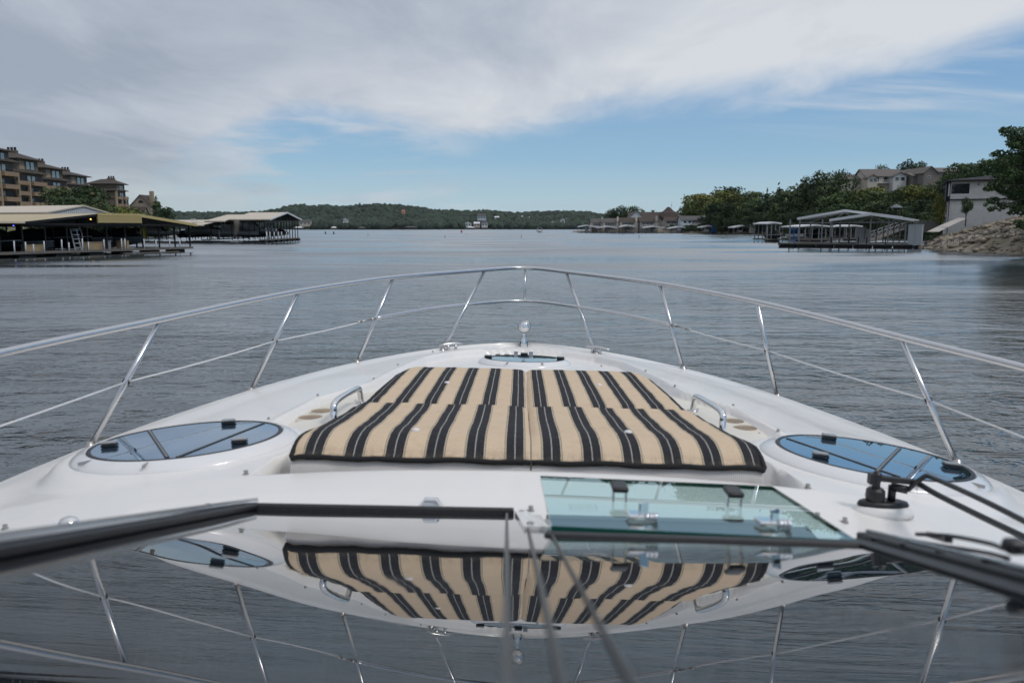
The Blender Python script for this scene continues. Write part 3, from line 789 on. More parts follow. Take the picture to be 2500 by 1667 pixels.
for x, y in ((1470, 1196), (1772, 1212)):
    c = BP(x, y, P0, PN)
    hb = MB(); hb.obox(c + PN * .006 + Vector((-.006, .012, 0)), (.015, 0, 0), (0, .020, -.0026), (0, .0006, .004))
    o = hb.build('hinge_plate', M_CHROME2, vent); bevel(o, .003)
    hk = MB()
    for q in (.010, .017, .024): hk.lathe([(.008, -.0028), (.0095, 0), (.008, .0028)], n=12, M=Matrix.Translation(c + Vector((q, -.010, .010))) @ Matrix.Rotation(R(90), 4, 'Y'))
    hk.build('hinge_knuckle', M_CHROME2, o, smooth=True)
    fin = MB(); fin.obox(c + Vector((.006, .006, .018)), (.008, .008, 0), (-.0012, .0012, 0), (0, 0, .013)); fin.build('hinge_fin', M_CHROME2, o)
    ft = MB(); ft.obox(c + Vector((.006, -.014, -.012)), (.014, 0, 0), (0, .008, 0), (0, 0, .008)); bevel(ft.build('hinge_foot', M_CHROME2, o), .003)
# etched notice: a frame with two lines of small print
ln = MB()
def pq(x, y, off=.0006): return BP(x, y, P0 + PN * off, PN)
def strip(x0, y0, x1, y1, wd):
    a, b_ = pq(x0, y0), pq(x1, y1); d = (b_ - a).normalized(); r = d.cross(PN) * wd / 2
    ln.add([a - r, b_ - r, b_ + r, a + r], [(0, 1, 2, 3)])
for seg in ((1308, 1157, 1368, 1158), (1368, 1158, 1371, 1171), (1371, 1171, 1311, 1170), (1311, 1170, 1308, 1157)): strip(*seg, .0012)
for yy_ in (1161.5, 1166):
    xx_ = 1314
    while xx_ < 1364:
        L = random.choice((3, 5, 6)); strip(xx_, yy_, min(xx_ + L, 1364), yy_ + .1, .0022); xx_ += L + 2
ln.build('etched_notice', pmat('etched_grey', (0.28, 0.36, 0.40), 0.6), vent)

# ---- wipers
PB = BS(2026, 1178)
base = MB().lathe([(.070, -.004), (.066, .010), (.056, .020), (.052, .022)], n=28, M=Matrix.Translation(PB) @ Matrix.Diagonal((1.15, .62, 1, 1))).build('wiper_plinth', gel, boat, smooth=True)
wpb = MB().lathe([(.056, .020), (.058, .024), (.054, .032), (.045, .035), (0, .036)], n=28, M=Matrix.Translation(PB) @ Matrix.Diagonal((1.15, .50, 1, 1))).build('wiper', M_BLACK, boat, smooth=True)
tag(wpb, 'black pantograph wiper beside the starboard hatch')
MB().lathe([(.022, .034), (.024, .045), (.023, .062), (.016, .068), (.010, .068), (.010, .085), (.012, .086), (.012, .105), (.006, .112), (0, .113)], PB + Vector((-.022, 0, 0)), 18).build('pivot_cap', M_BLACK, wpb, smooth=True, sharp=40)
MB().lathe([(.010, .034), (.010, .075), (0, .076)], PB + Vector((.020, 0, 0)), 12).build('pivot_post', M_BLACK, wpb, smooth=True)
MB().obox(PB + Vector((-.036, 0, .092)), (.006, 0, 0), (0, .010, 0), (0, 0, .014)).build('clamp', M_BLACK, wpb)
# arm paths in boat space (pixel, distance ahead)
def pp(x, y, Yd):
    o, v = bray(x, y); t = (Yd - o.y) / v.y; return o + v * t
Yp = PB.y
h0 = PB + Vector((-.022, 0, .094))
a1 = [h0, pp(2105, 1107, Yp - .02), pp(2150, 1134, Yp - .10), pp(2250, 1184, Yp - .30), pp(2352, 1233, Yp - .46), pp(2480, 1296, Yp - .62)]
arm = MB().bar(h0 + Vector((-.006, 0, 0)), a1[1], .016, .014).build('arm_head', M_BLACK, wpb); bevel(arm, .003)
MB().tube(crspline(a1[1:], 5), .0075, 8).build('wiper_arm', M_BLACK, wpb, smooth=True)
b0 = PB + Vector((.020, 0, .072))
a2 = [b0 + Vector((-.004, 0, 0)), pp(2085, 1125, Yp - .02), pp(2120, 1096, Yp - .05), pp(2140, 1096, Yp - .07), pp(2250, 1145, Yp - .30), pp(2352, 1196, Yp - .46), pp(2480, 1262, Yp - .62)]
MB().tube([a2[0], a2[1]], .011, 8).build('arm_joint', M_BLACK, wpb, smooth=True)
MB().tube(crspline(a2[1:], 5), .0062, 8).build('wiper_arm', M_BLACK, wpb, smooth=True)
# lower arm, head and blade lying on the starboard frame
c0, c1_, c2_, c3_ = pp(2318, 1262, .84), pp(2270, 1247, .92), pp(2180, 1230, 1.06), pp(2105, 1226, 1.17)
MB().tube(crspline([pp(2480, 1285, .68), c0, c1_, c2_, c3_], 5), .0030, 8).build('carrier_arm', M_BLACK, wpb, smooth=True)
o = MB().obox(pp(2330, 1254, .82), (.011, 0, 0), (0, .010, 0), (0, 0, .008)).build('carrier_head', M_BLACK, wpb); bevel(o, .006, 3)
MB().bar(c3_ + Vector((.02, 0, 0)), c2_ + Vector((0, 0, -.006)), .010, .008).build('blade_yoke', M_BLACK, wpb)
bl0, bl1 = pp(1974, 1243, 1.24), pp(2480, 1352, .66)
MB().bar(bl0 + Vector((0, 0, .006)), bl1 + Vector((0, 0, .006)), .004, .0035).build('blade_spine', M_BLACK, wpb)
MB().bar(bl0, bl1, .002, .008).build('blade_rubber', M_RUBBER, wpb)
for k in range(5):
    q = bl0.lerp(bl1, .12 + k * .2); MB().obox(q + Vector((0, 0, .009)), (.004, -.0035, 0), (.002, .0025, 0), (0, 0, .002)).build('blade_clip', M_BLACK, wpb)
MB().tube(crspline([c0 + Vector((0, 0, -.01)), pp(2260, 1268, .93), pp(2160, 1252, 1.07), pp(2080, 1238, 1.18)], 5), .003, 6).build('blade_bridge', M_BLACK, wpb, smooth=True)

# ---- sun-pad cushions (they lie loose in the recess: things of their own)
def pad_half(y, side):  # outer edge
    return (.014 if side < 0 else -.006) + interp(y, [2.165, 2.2, 2.5, 2.85, 2.95, 3.3, 3.8, 3.92, 3.99, 4.03], [.652, .652, .642, .622, .618, .615, .605, .590, .560, .50])
def pad_top(x, y, w):
    """depth of the cloth surface below the camera"""
    a = abs(x)
    if y < 2.905:
        d = interp(y, [2.165, 2.18, 2.21, 2.26, 2.33, 2.50, 2.75, 2.87, 2.905], [.634, .622, .610, .602, .604, .622, .643, .648, .652])
    else:
        d = interp(y, [2.905, 2.93, 3.05, 3.4, 3.8, 3.98, 4.03], [.690, .684, .674, .683, .697, .706, .718])
    d += .010 * math.exp(-(a / .010) ** 2) * (.25 + .75 * sstep(2.17, 2.4, y)) + .006 * math.exp(-(a / .035) ** 2) * (.3 + .7 * sstep(2.17, 2.5, y))      # seam between the two
    d += .010 * math.exp(-((y - 2.905) / .012) ** 2)
    eo = max(0.0, 1 - (w - a) / .04)
    d += .020 * min(1, eo) ** 2.5 * (.35 + .65 * sstep(2.17, 2.45, y))                                 # rolled outer edge
    d += .003 * noise.noise(Vector((x * 7, y * 7, 1.3))) + .0018 * noise.noise(Vector((x * 22, y * 22, 4)))
    d += .0012 * math.sin(x * 31 + y * 8) * sstep(2.45, 2.2, y)
    return d
def cushion(sgn, mat, label):
    root = thing('sun_pad_cushion', label, 'cushion', (sgn * .3, 3.0, CAM_H - .80), group='striped cushions of the foredeck sun pad', M=BOAT_M)
    NX, NY = 70, 190
    mb = MB(); cloth = []
    ysq = list(np.linspace(2.165, 2.24, 12)) + list(np.linspace(2.25, 2.88, 56)) + list(np.linspace(2.885, 2.925, 14)) + list(np.linspace(2.94, 3.95, 80)) + list(np.linspace(3.96, 4.03, 10))
    rows = []
    # aft hem: cloth turns down over the edge
    for k in range(8):
        a = k / 8 * math.pi / 2
        rows.append((2.165 - .016 * math.cos(a), .020 * (1 - math.sin(a)) + .0, -(8 - k) * .006))
    for y in ysq: rows.append((y, 0.0, y - 2.165))
    for (y, ex, vv) in rows:
        yq = max(y, 2.165); w = pad_half(yq, sgn)
        for i in range(NX + 1):
            s = i / NX; x = .0015 + (w - .0015) * s
            d = pad_top(x, yq, w) + ex * 1.0
            mb.v.append((sgn * x, y, CAM_H - d)); cloth.append((sgn * x + (.007 * sgn if y > 2.905 else 0), vv + .045, 0))
    for j in range(len(rows) - 1):
        for i in range(NX):
            a = j * (NX + 1) + i; f = (a, a + 1, a + NX + 2, a + NX + 1)
            mb.f.append(f if sgn > 0 else f[::-1])
    o = mb.build('striped_cover', mat, root, smooth=True)
    at_ = o.data.attributes.new('cloth', 'FLOAT_VECTOR', 'POINT'); at_.data.foreach_set('vector', [c for v in cloth for c in v])
    # black piping round the hem
    pts = []
    for i in range(41):
        s = i / 40; x = .002 + (pad_half(2.165, sgn) - .002) * s
        pts.append((sgn * x, 2.147 - .003 * math.sin(s * 3.1), CAM_H - (pad_top(x, 2.165, pad_half(2.165, sgn)) + .010)))
    for y in np.linspace(2.155, 3.97, 60):
        w = pad_half(max(2.165, y), sgn); pts.append((sgn * (w + .004), y, CAM_H - (pad_top(w, max(2.165, y), w) + .004)))
    MB().tube(pts, .0078, 8).build('piping', M_WELT, root, smooth=True)
    # white ribbed base below
    bb = MB()
    prof = [(2.162, .004), (2.148, .016), (2.140, .034), (2.138, .060), (2.146, .085), (2.17, .098)]
    for (y, dz) in prof:
        for i in range(41):
            s = i / 40; x = .002 + (pad_half(2.165, sgn) + .002) * s
            wr = .003 * noise.noise(Vector((x * 9, dz * 30, 2)))
            bb.v.append((sgn * x, y + wr, CAM_H - pad_top(x, 2.165, pad_half(2.165, sgn)) - .008 - dz))
    for j in range(len(prof) - 1):
        for i in range(40):
            a = j * 41 + i; f = (a, a + 41, a + 42, a + 1); bb.f.append(f if sgn > 0 else f[::-1])
    n0 = len(bb.v); yl = [2.155] + list(np.linspace(2.19, 3.98, 30))
    for y in yl:
        w = pad_half(max(2.165, y), sgn)
        for (ex, dz) in ((-.004, .026), (.006, .042), (.006, .085), (-.02, .11)): bb.v.append((sgn * (w + ex), y, CAM_H - pad_top(w, max(2.165, y), w) - dz))
    for j in range(len(yl) - 1):
        for k in range(3):
            a = n0 + j * 4 + k; f = (a, a + 4, a + 5, a + 1); bb.f.append(f if sgn < 0 else f[::-1])
    bb.build('ribbed_base', M_MESHF, root, smooth=True)
    for (x, y) in (((1027, 879), (955, 988)) if sgn < 0 else ((1376, 884), (1443, 993))):
        d = .66
        for _ in range(8): q = BL(x, y, d); d = pad_top(abs(q.x), q.y, pad_half(q.y, sgn))
        MB().lathe([(.013, -.002), (.0125, .003), (.008, .006), (0, .007)], (q.x, q.y, CAM_H - d), 14).build('button', M_BUTTON, root, smooth=True)
cushion(-1, M_CLOTH_L, 'black and tan striped sun pad cushion on the port side of the seam')
cushion(1, M_CLOTH_R, 'black and tan striped sun pad cushion on the starboard side, near the open vent pane')
HAZE = 0.000028

# =================================================================== THE SHORES
def fol_mat(name, dark, light, yel=0.0):
    m = bpy.data.materials.new(name); m.use_nodes = True
    t = NT(m.node_tree); b = m.node_tree.nodes['Principled BSDF']
    co = t.n('ShaderNodeTexCoord').outputs['Object']; oi = t.n('ShaderNodeObjectInfo')
    geo = t.n('ShaderNodeNewGeometry')
    n = t.noise(co, 0.35, 3, 0.6); n2 = t.noise(co, 3.0, 3, 0.6)
    f = t.math('ADD', t.math('MULTIPLY', n, 0.8), t.math('MULTIPLY', n2, 0.5))
    c = t.mix(t.mr(f, 0.4, 0.9), (*dark, 1), (*light, 1))
    hs = t.n('ShaderNodeHueSaturation'); t.l(c, hs.inputs['Color'])
    t.l(t.mr(oi.outputs['Random'], 0, 1, 0.47, 0.53, False), hs.inputs['Hue'])
    t.l(t.math('MULTIPLY', t.mr(oi.outputs['Random'], 0, 1, 1.35, 0.7, False), t.mr(geo.outputs['Random Per Island'], 0, 1, .62, 1.5, False)), hs.inputs['Value']); hs.inputs['Saturation'].default_value = 0.95
    t.l(hs.outputs[0], b.inputs['Base Color']); b.inputs['Roughness'].default_value = 0.65; b.inputs['Specular IOR Level'].default_value = 0.25
    return m
F_DARK = fol_mat('dark_oak_leaves', (0.018, 0.035, 0.013), (0.048, 0.084, 0.026))
F_MID = fol_mat('green_leaves', (0.026, 0.052, 0.014), (0.070, 0.115, 0.030))
F_YEL = fol_mat('yellow_green_leaves', (0.062, 0.088, 0.014), (0.165, 0.185, 0.034))
F_FAR = fol_mat('far_canopy', (0.013, 0.026, 0.014), (0.032, 0.054, 0.026))
M_BARK = pmat('bark', (0.055, 0.042, 0.032), 0.9, bump=(12, 0.6), var=(4, 0.6, (0.03, 0.024, 0.02)))

def leaf_cloud(lobes, n, size, seed, flat=0.6):
    """many small leaf quads on and inside a set of lobes (centre, radii)"""
    rng = np.random.default_rng(seed)
    wts = np.array([r[0] * r[1] for _, r in lobes]); wts = wts / wts.sum()
    idx = rng.choice(len(lobes), n, p=wts)
    C_ = np.array([l[0] for l in lobes])[idx]; Rr = np.array([l[1] for l in lobes])[idx]
    d = rng.normal(size=(n, 3)); d /= np.linalg.norm(d, axis=1)[:, None]
    rad = rng.uniform(0.45, 1.0, n) ** 0.5
    lump = 1 + 0.16 * np.sin(d[:, 0] * 7 + idx) * np.sin(d[:, 1] * 6 + 2 * idx) + 0.10 * np.sin(d[:, 2] * 11 + idx)
    p = C_ + d * Rr * (rad * lump)[:, None]
    nn = d * 0.7 + rng.normal(size=(n, 3)) * 0.6; nn[:, 2] += 0.3; nn /= np.linalg.norm(nn, axis=1)[:, None]
    a = np.cross(nn, rng.normal(size=(n, 3))); a /= np.linalg.norm(a, axis=1)[:, None]; b = np.cross(nn, a)
    s = size * rng.uniform(0.6, 1.4, n)[:, None]
    q = np.stack([p - a * s, p - b * s * flat, p + a * s, p + b * s * flat], 1).reshape(-1, 3)
    f = np.arange(4 * n).reshape(-1, 4)
    return q, f
def np_mesh(name, v, f, mat):
    me = bpy.data.meshes.new(name)
    me.vertices.add(len(v)); me.vertices.foreach_set('co', v.astype(np.float32).ravel())
    k = f.shape[1]; me.loops.add(f.size); me.loops.foreach_set('vertex_index', f.astype(np.int32).ravel())
    me.polygons.add(len(f)); me.polygons.foreach_set('loop_start', np.arange(0, f.size, k, dtype=np.int32)); me.polygons.foreach_set('loop_total', np.full(len(f), k, dtype=np.int32))
    me.update(calc_edges=True); me.validate()
    if mat: me.materials.append(mat)
    return me
def crown_lobes(seed, h=10.0, spread=0.42, low=0.25, n=13):
    rng = random.Random(seed); out = []
    for i in range(n):
        z = h * rng.uniform(low, 0.92); k = (z / h - low) / (1 - low)
        rmax = h * spread * (1 - 0.75 * max(0, k - 0.35)) * (0.75 + 0.4 * min(1, k / 0.3) * 0.6)
        a = rng.uniform(0, 6.28); rr = rmax * rng.uniform(0.15, 0.85)
        s = h * rng.uniform(0.10, 0.19)
        out.append(((rr * math.cos(a), rr * math.sin(a), z), (s * rng.uniform(.9, 1.4), s * rng.uniform(.9, 1.4), s * rng.uniform(.65, .95))))
    out.append(((0, 0, h * (low + .35)), (h * .24, h * .24, h * .25)))
    return out
def trunk_mesh(h, seed, lobes, r=None):
    rng = random.Random(seed); r = r or h * 0.028; mb = MB()
    pts = [Vector((0, 0, -1.2))]; x = y = 0
    for k in range(1, 6):
        x += rng.uniform(-.02, .02) * h; y += rng.uniform(-.02, .02) * h; pts.append(Vector((x, y, h * .13 * k)))
    mb.tube(pts, [r * 1.3, r * 1.1, r, r * .85, r * .7, r * .45], 7)
    for c, s in lobes[:8]:
        k = rng.randint(2, 4); a = pts[k]; b_ = Vector(c); m_ = a.lerp(b_, .5) + Vector((0, 0, -.03 * h))
        mb.tube([a, m_, b_], [r * .45, r * .28, r * .10], 5)
    return mb
PROTO = {}
def proto(kind, seed, h=10.0):
    key = (kind, seed)
    if key in PROTO: return PROTO[key]
    if kind == 'conifer':
        lobes = [((0, 0, h * z), (h * .20 * (1.05 - z), h * .20 * (1.05 - z), h * .07)) for z in np.linspace(.15, .97, 9)]
        lobes += [((h * .13 * (1 - z) * math.cos(i * 2.4), h * .13 * (1 - z) * math.sin(i * 2.4), h * z), (h * .07, h * .07, h * .05)) for i, z in enumerate(np.linspace(.2, .85, 12))]
        v, f = leaf_cloud(lobes, 2200, .36, seed, .45)
    elif kind == 'wide':
        lobes = crown_lobes(seed, h, .50, .42, 12); v, f = leaf_cloud(lobes, 2000, .26, seed)
    else:
        lobes = crown_lobes(seed, h, .40, .20, 15); v, f = leaf_cloud(lobes, 2400, .27, seed)
    cm = np_mesh('crown', v, f, None); tm = trunk_mesh(h, seed, lobes).mesh('trunk'); tm.materials.append(M_BARK)
    PROTO[key] = (cm, tm, {}); return PROTO[key]
def tree(x, y, z, h, kind='oak', seed=0, mat=None, label='tree', group=None, name='oak_tree', sx=1.0, cat='tree'):
    cm, tm, byM = proto(kind, seed)
    if mat.name not in byM:
        m2 = cm.copy(); m2.materials.clear(); m2.materials.append(mat); byM[mat.name] = m2
    r = thing(name, label, cat, (x, y, z), group); r.rotation_euler = (0, 0, random.uniform(0, 6.28)); s = h / 10.0; r.scale = (s * sx, s * sx, s)
    for nm, me in (('crown', byM[mat.name]), ('trunk', tm)):
        o = link(bpy.data.objects.new(nm, me)); o.parent = r
    return r

# ---- terrain
def polydist(px, py, P):
    best = 1e9
    for (ax, ay), (bx, by) in zip(P[:-1], P[1:]):
        dx, dy = bx - ax, by - ay; t = max(0, min(1, ((px - ax) * dx + (py - ay) * dy) / (dx * dx + dy * dy)))
        best = min(best, math.hypot(px - ax - t * dx, py - ay - t * dy))
    return best
def inside(px, py, P):
    c = False
    for (ax, ay), (bx, by) in zip(P, P[1:] + P[:1]):
        if (ay > py) != (by > py) and px < (bx - ax) * (py - ay) / (by - ay) + ax: c = not c
    return c
SH_R = [(52, 20), (48.5, 60), (47.2, 73), (46.2, 84), (47.5, 95), (60, 118), (92, 160), (108, 205), (109, 274), (106, 333), (98, 372), (87, 394), (84, 424), (70, 437), (38, 441), (29, 452), (32, 480), (60, 510), (200, 560), (500, 640)]
PR = SH_R + [(700, 640), (700, 20)]
def h_right(x, y):
    d = polydist(x, y, SH_R)
    if not inside(x, y, PR): return -min(3.0, d * .35)
    near = 0.5 + min(d, 40) * .30 if d > 1.2 else d * .5
    if d < 12: near += .30 * math.sin(x * 1.3 + y * .7) * min(1, d / 3)
    hill = 20.5 * sstep(1, 30, d) + 0.25 * d * .2 + .6
    k = sstep(125, 215, y)
    hh = near * (1 - k) + hill * k
    hh = min(hh, .040 * y + 1.2)
    far = 1.0 + 2.2 * sstep(12, 40, d) + 6 * sstep(45, 110, d)
    k2 = sstep(352, 400, y)
    return hh * (1 - k2) + far * k2 if d > .5 else d
SH_L = [(-62, 20), (-66, 60), (-74, 95), (-84, 140), (-98, 200), (-118, 290), (-138, 345), (-175, 420), (-330, 560), (-600, 800)]
PLf = SH_L + [(-900, 800), (-900, 20)]
def h_left(x, y):
    d = polydist(x, y, SH_L)
    if not inside(x, y, PLf): return -min(3.0, d * .35)
    return .4 + 5.5 * sstep(0, 38, d) + 14 * sstep(48, 110, d) if d > .5 else d * .8
def terrain(name, xs, ys, fn, mat, label):
    mb = MB(); nx = len(xs)
    for y in ys:
        for x in xs: mb.v.append((x, y, fn(x, y)))
    for j in range(len(ys) - 1):
        for i in range(nx - 1):
            a = j * nx + i; mb.f.append((a, a + 1, a + nx + 1, a + nx))
    return tag(mb.build(name, mat, smooth=True), label, kind='structure')
M_GRASS = pmat('dry_grass_slope', (0.085, 0.090, 0.035), 0.95, var=(0.25, 0.8, (0.14, 0.115, 0.07)), bump=(3, 0.5))
M_SLOPE = pmat('stony_slope', (0.26, 0.22, 0.175), 0.95, var=(0.35, 0.85, (0.11, 0.10, 0.065)), bump=(4, 0.9))
terrain('hillside', np.concatenate([np.linspace(15, 120, 76), np.linspace(125, 400, 30)]), np.concatenate([np.linspace(30, 130, 60), np.linspace(134, 560, 90)]), h_right, M_SLOPE, 'stony wooded slope on the right shore')
terrain('left_bank', np.concatenate([np.linspace(-420, -220, 14), np.linspace(-215, -55, 60)]), np.linspace(25, 700, 90), h_left, M_GRASS, 'grassy bank under the condominium blocks')

# ---- far ridge with its forest
PROF = [(250, 520), (400, 519), (450, 519.5), (560, 521), (640, 519), (700, 511), (725, 505), (800, 505), (850, 508), (925, 502), (980, 505), (1020, 510), (1060, 516), (1130, 518), (1180, 517), (1250, 522), (1300, 521), (1380, 519), (1420, 520), (1470, 527), (1520, 531), (1640, 522), (1700, 520), (1900, 520), (2300, 518), (2700, 518)]
def ridge_px(px): return interp(px, [p[0] for p in PROF], [p[1] for p in PROF])
def ridge_y(px): return interp(px, [-400, 250, 640, 700, 1010, 1080, 1500, 1600, 2700], [2300, 2250, 2050, 1430, 1450, 1620, 1680, 1750, 1900])
def far_h(px, q):   # q = 0 shore .. 1 crest
    Y = ridge_y(px) + 260 * q; zt = (557 - ridge_px(px)) / FPX * Y + CAM_H - 9
    return Y, max(1.0, zt) * (sstep(0, 1, q) * .75 + q * .25)
mb = MB(); pxs = np.linspace(-400, 3100, 176); qs = [-.03, 0, .03, .1, .2, .35, .5, .7, .85, 1.0, 1.15, 1.5]
for q in qs:
    for px in pxs:
        Y, z = far_h(px, min(1, max(0, q)))
        if q < 0: Y -= 8; z = -1.5
        elif q == 0: z = .3
        elif q > 1: Y += 260 * (q - 1); z *= max(0, 1 - (q - 1) * 1.6)
        mb.v.append(((px - 1270) / FPX * Y, Y, z))
for j in range(len(qs) - 1):
    for i in range(len(pxs) - 1):
        a = j * len(pxs) + i; mb.f.append((a, a + 1, a + len(pxs) + 1, a + len(pxs)))
M_FARG = pmat('far_hill_ground', (0.05, 0.05, 0.03), 0.95, var=(0.01, 0.6, (0.16, 0.12, 0.08)))
tag(mb.build('far_hills', M_FARG, smooth=True), 'low wooded hills across the lake', kind='structure')
# canopy: lumpy crowns merged (nobody could count them)
ico = bmesh.new(); bmesh.ops.create_icosphere(ico, subdivisions=2, radius=1.0)
iv = np.array([v.co[:] for v in ico.verts]); jf = np.array([[v.index for v in f.verts] for f in ico.faces]); ico.free()
rng = np.random.default_rng(3)
def canopy(n, fpos, name, mat, label, hmin, hmax):
    V = []; Fc = []; nv = len(iv); k = 0
    for i in range(n):
        P = fpos(rng)
        if P is None: continue
        x, y, z = P; h = rng.uniform(hmin, hmax); w_ = h * rng.uniform(.42, .7)
        jit = 1 + rng.normal(size=(nv, 1)) * .17
        v = iv * jit * np.array([w_, w_, h * .55]); a = rng.uniform(0, 6.28)
        v = v @ np.array([[math.cos(a), -math.sin(a), 0], [math.sin(a), math.cos(a), 0], [0, 0, 1]]) + np.array([x, y, z + h * .42])
        V.append(v); Fc.append(jf + k * nv); k += 1
    me = np_mesh(name, np.concatenate(V), np.concatenate(Fc), mat)
    return tag(link(bpy.data.objects.new(name, me)), label, kind='stuff')
CLEAR = [(722, 765, 0, .10), (800, 830, 0, .07), (940, 985, 0, .045), (1095, 1130, 0, .04), (1133, 1195, 0, .12), (1160, 1192, .15, .30), (1240, 1262, 0, .02)]
def fp(r):
    px = r.uniform(380, 1720) if r.random() < .93 else r.uniform(-300, 3000)
    q = r.uniform(0.0, 1.05) ** 1.0
    for a, b_, q0, q1 in CLEAR:
        if a < px < b_ and q0 <= q <= q1: return None
    Y, z = far_h(px, min(1, q)); Y += r.uniform(-6, 6)
    return ((px - 1270) / FPX * Y, Y, z)
canopy(5200, fp, 'far_forest', F_FAR, 'dense dark green forest covering the far hills', 9, 15)

# ---- small houses across the lake
def gable_block(mb_w, mb_r, x0, x1, y0, y1, z0, ze, zr, ov=.4, axis='x'):
    """walls into mb_w, roof into mb_r; ridge along axis"""
    mb_w.box(x0, x1, y0, y1, z0, ze)
    if axis == 'x':
        ym = (y0 + y1) / 2
        mb_w.add([(x0, y0, ze), (x0, y1, ze), (x0, ym, zr), (x1, y0, ze), (x1, y1, ze), (x1, ym, zr)], [(0, 2, 1), (3, 4, 5)])
        for ya, s in ((y0, -1), (y1, 1)):
            a, b_ = Vector((x0 - ov, ya + s * ov, ze - ov * (zr - ze) / (ym - y0))), Vector((x0 - ov, ym, zr))
            L = Vector((x1 - x0 + 2 * ov, 0, 0)); th = Vector((0, 0, .18))
            mb_r.add([a, a + L, b_ + L, b_, a + th, a + L + th, b_ + L + th, b_ + th], [(0, 3, 2, 1), (4, 5, 6, 7), (0, 1, 5, 4), (1, 2, 6, 5), (2, 3, 7, 6), (3, 0, 4, 7)])
    else:
        xm = (x0 + x1) / 2
        mb_w.add([(x0, y0, ze), (x1, y0, ze), (xm, y0, zr), (x0, y1, ze), (x1, y1, ze), (xm, y1, zr)], [(0, 1, 2), (3, 5, 4)])
        for xa, s in ((x0, -1), (x1, 1)):
            a, b_ = Vector((xa + s * ov, y0 - ov, ze - ov * (zr - ze) / (xm - x0))), Vector((xm, y0 - ov, zr))
            L = Vector((0, y1 - y0 + 2 * ov, 0)); th = Vector((0, 0, .18))
            mb_r.add([a, a + L, b_ + L, b_, a + th, a + L + th, b_ + L + th, b_ + th], [(0, 3, 2, 1), (4, 5, 6, 7), (0, 1, 5, 4), (1, 2, 6, 5), (2, 3, 7, 6), (3, 0, 4, 7)])
def M(name, c, r=.7, **k): return pmat(name, c, r, **{'spec': .25, **k})
M_WHITE = M('white_siding', (0.55, 0.56, 0.57)); M_BGREY = M('blue_grey_siding', (0.46, 0.53, 0.60), var=(2, .3, (.4, .46, .52)))
M_TAN = M('tan_siding', (0.34, 0.29, 0.235), var=(1.5, .4, (.26, .22, .17))); M_BROOF = M('brown_shingles', (0.062, 0.048, 0.042), .9, bump=(6, .5), var=(3, .5, (.12, .10, .09)))
M_GROOF = M('grey_shingles', (0.085, 0.083, 0.085), .9, bump=(6, .5), var=(3, .5, (.17, .16, .15))); M_WINDOW = pmat('window_glass', (0.015, 0.02, 0.025), .05, ior=1.8)
M_WINBRIGHT = pmat('sky_painted_window_glass', (0.10, 0.13, 0.15), .03, ior=2.6)  # lighter copy of the pane, sky brightness put into its colour
M_SIDING = M('weathered_brown_siding', (0.150, 0.122, 0.096), .85, var=(.8, .5, (.11, .09, .07))); M_BAND = M('dark_brown_band', (0.060, 0.038, 0.026), .85)
M_PARA = M('tan_balcony_panel', (0.30, 0.21, 0.14), .8, var=(1, .4, (.22, .16, .11))); M_COLM = M('pale_tan_column', (0.34, 0.265, 0.185), .8)
M_HROOF = M('dark_hip_shingles', (0.070, 0.058, 0.050), .9, bump=(4, .6), var=(2, .5, (.095, .082, .074)))
M_TANROOF = M('tan_corrugated_metal', (0.58, 0.51, 0.38), .5, var=(.4, .35, (.48, .42, .31))); M_TANROOF2 = M('pale_tan_metal_roof', (0.56, 0.49, 0.40), .5, var=(.3, .35, (.46, .41, .34)))
M_GOLD = M('gold_painted_metal', (0.50, 0.40, 0.19), .45, var=(.6, .3, (.42, .33, .15))); M_WMETAL = M('white_corrugated_metal', (0.52, 0.52, 0.53), .5)
M_BSTEEL = M('black_painted_steel', (0.012, 0.012, 0.014), .6); M_PLANK = M('grey_dock_planks', (0.15, 0.135, 0.118), .85, var=(3, .6, (.14, .125, .11))); M_FLOAT = M('black_dock_float', (0.012, 0.012, 0.013), .7)
M_PVC = M('white_bumper_post', (0.62, 0.64, 0.68), .5); M_ALU = M('aluminium', (0.45, 0.47, 0.49), .4, ) ; M_GALV = M('galvanised_steel', (0.22, 0.225, 0.235), .5)
M_WROOF = M('white_metal_roof', (0.74, 0.75, 0.77), .45, var=(.5, .3, (.5, .5, .52))); M_BLUE = M('blue_plastic', (0.010, 0.11, 0.34), .4)
M_PLY = M('plywood', (0.34, 0.255, 0.15), .8, var=(2, .4, (.27, .2, .12))); M_CANVAS = M('black_boat_cover', (0.010, 0.011, 0.013), .8)
M_HULLW = pmat('white_boat_hull', (0.60, 0.60, 0.60), .25, coat=.3); M_HULLG = pmat('grey_boat_hull', (0.16, 0.17, 0.18), .3, coat=.3)

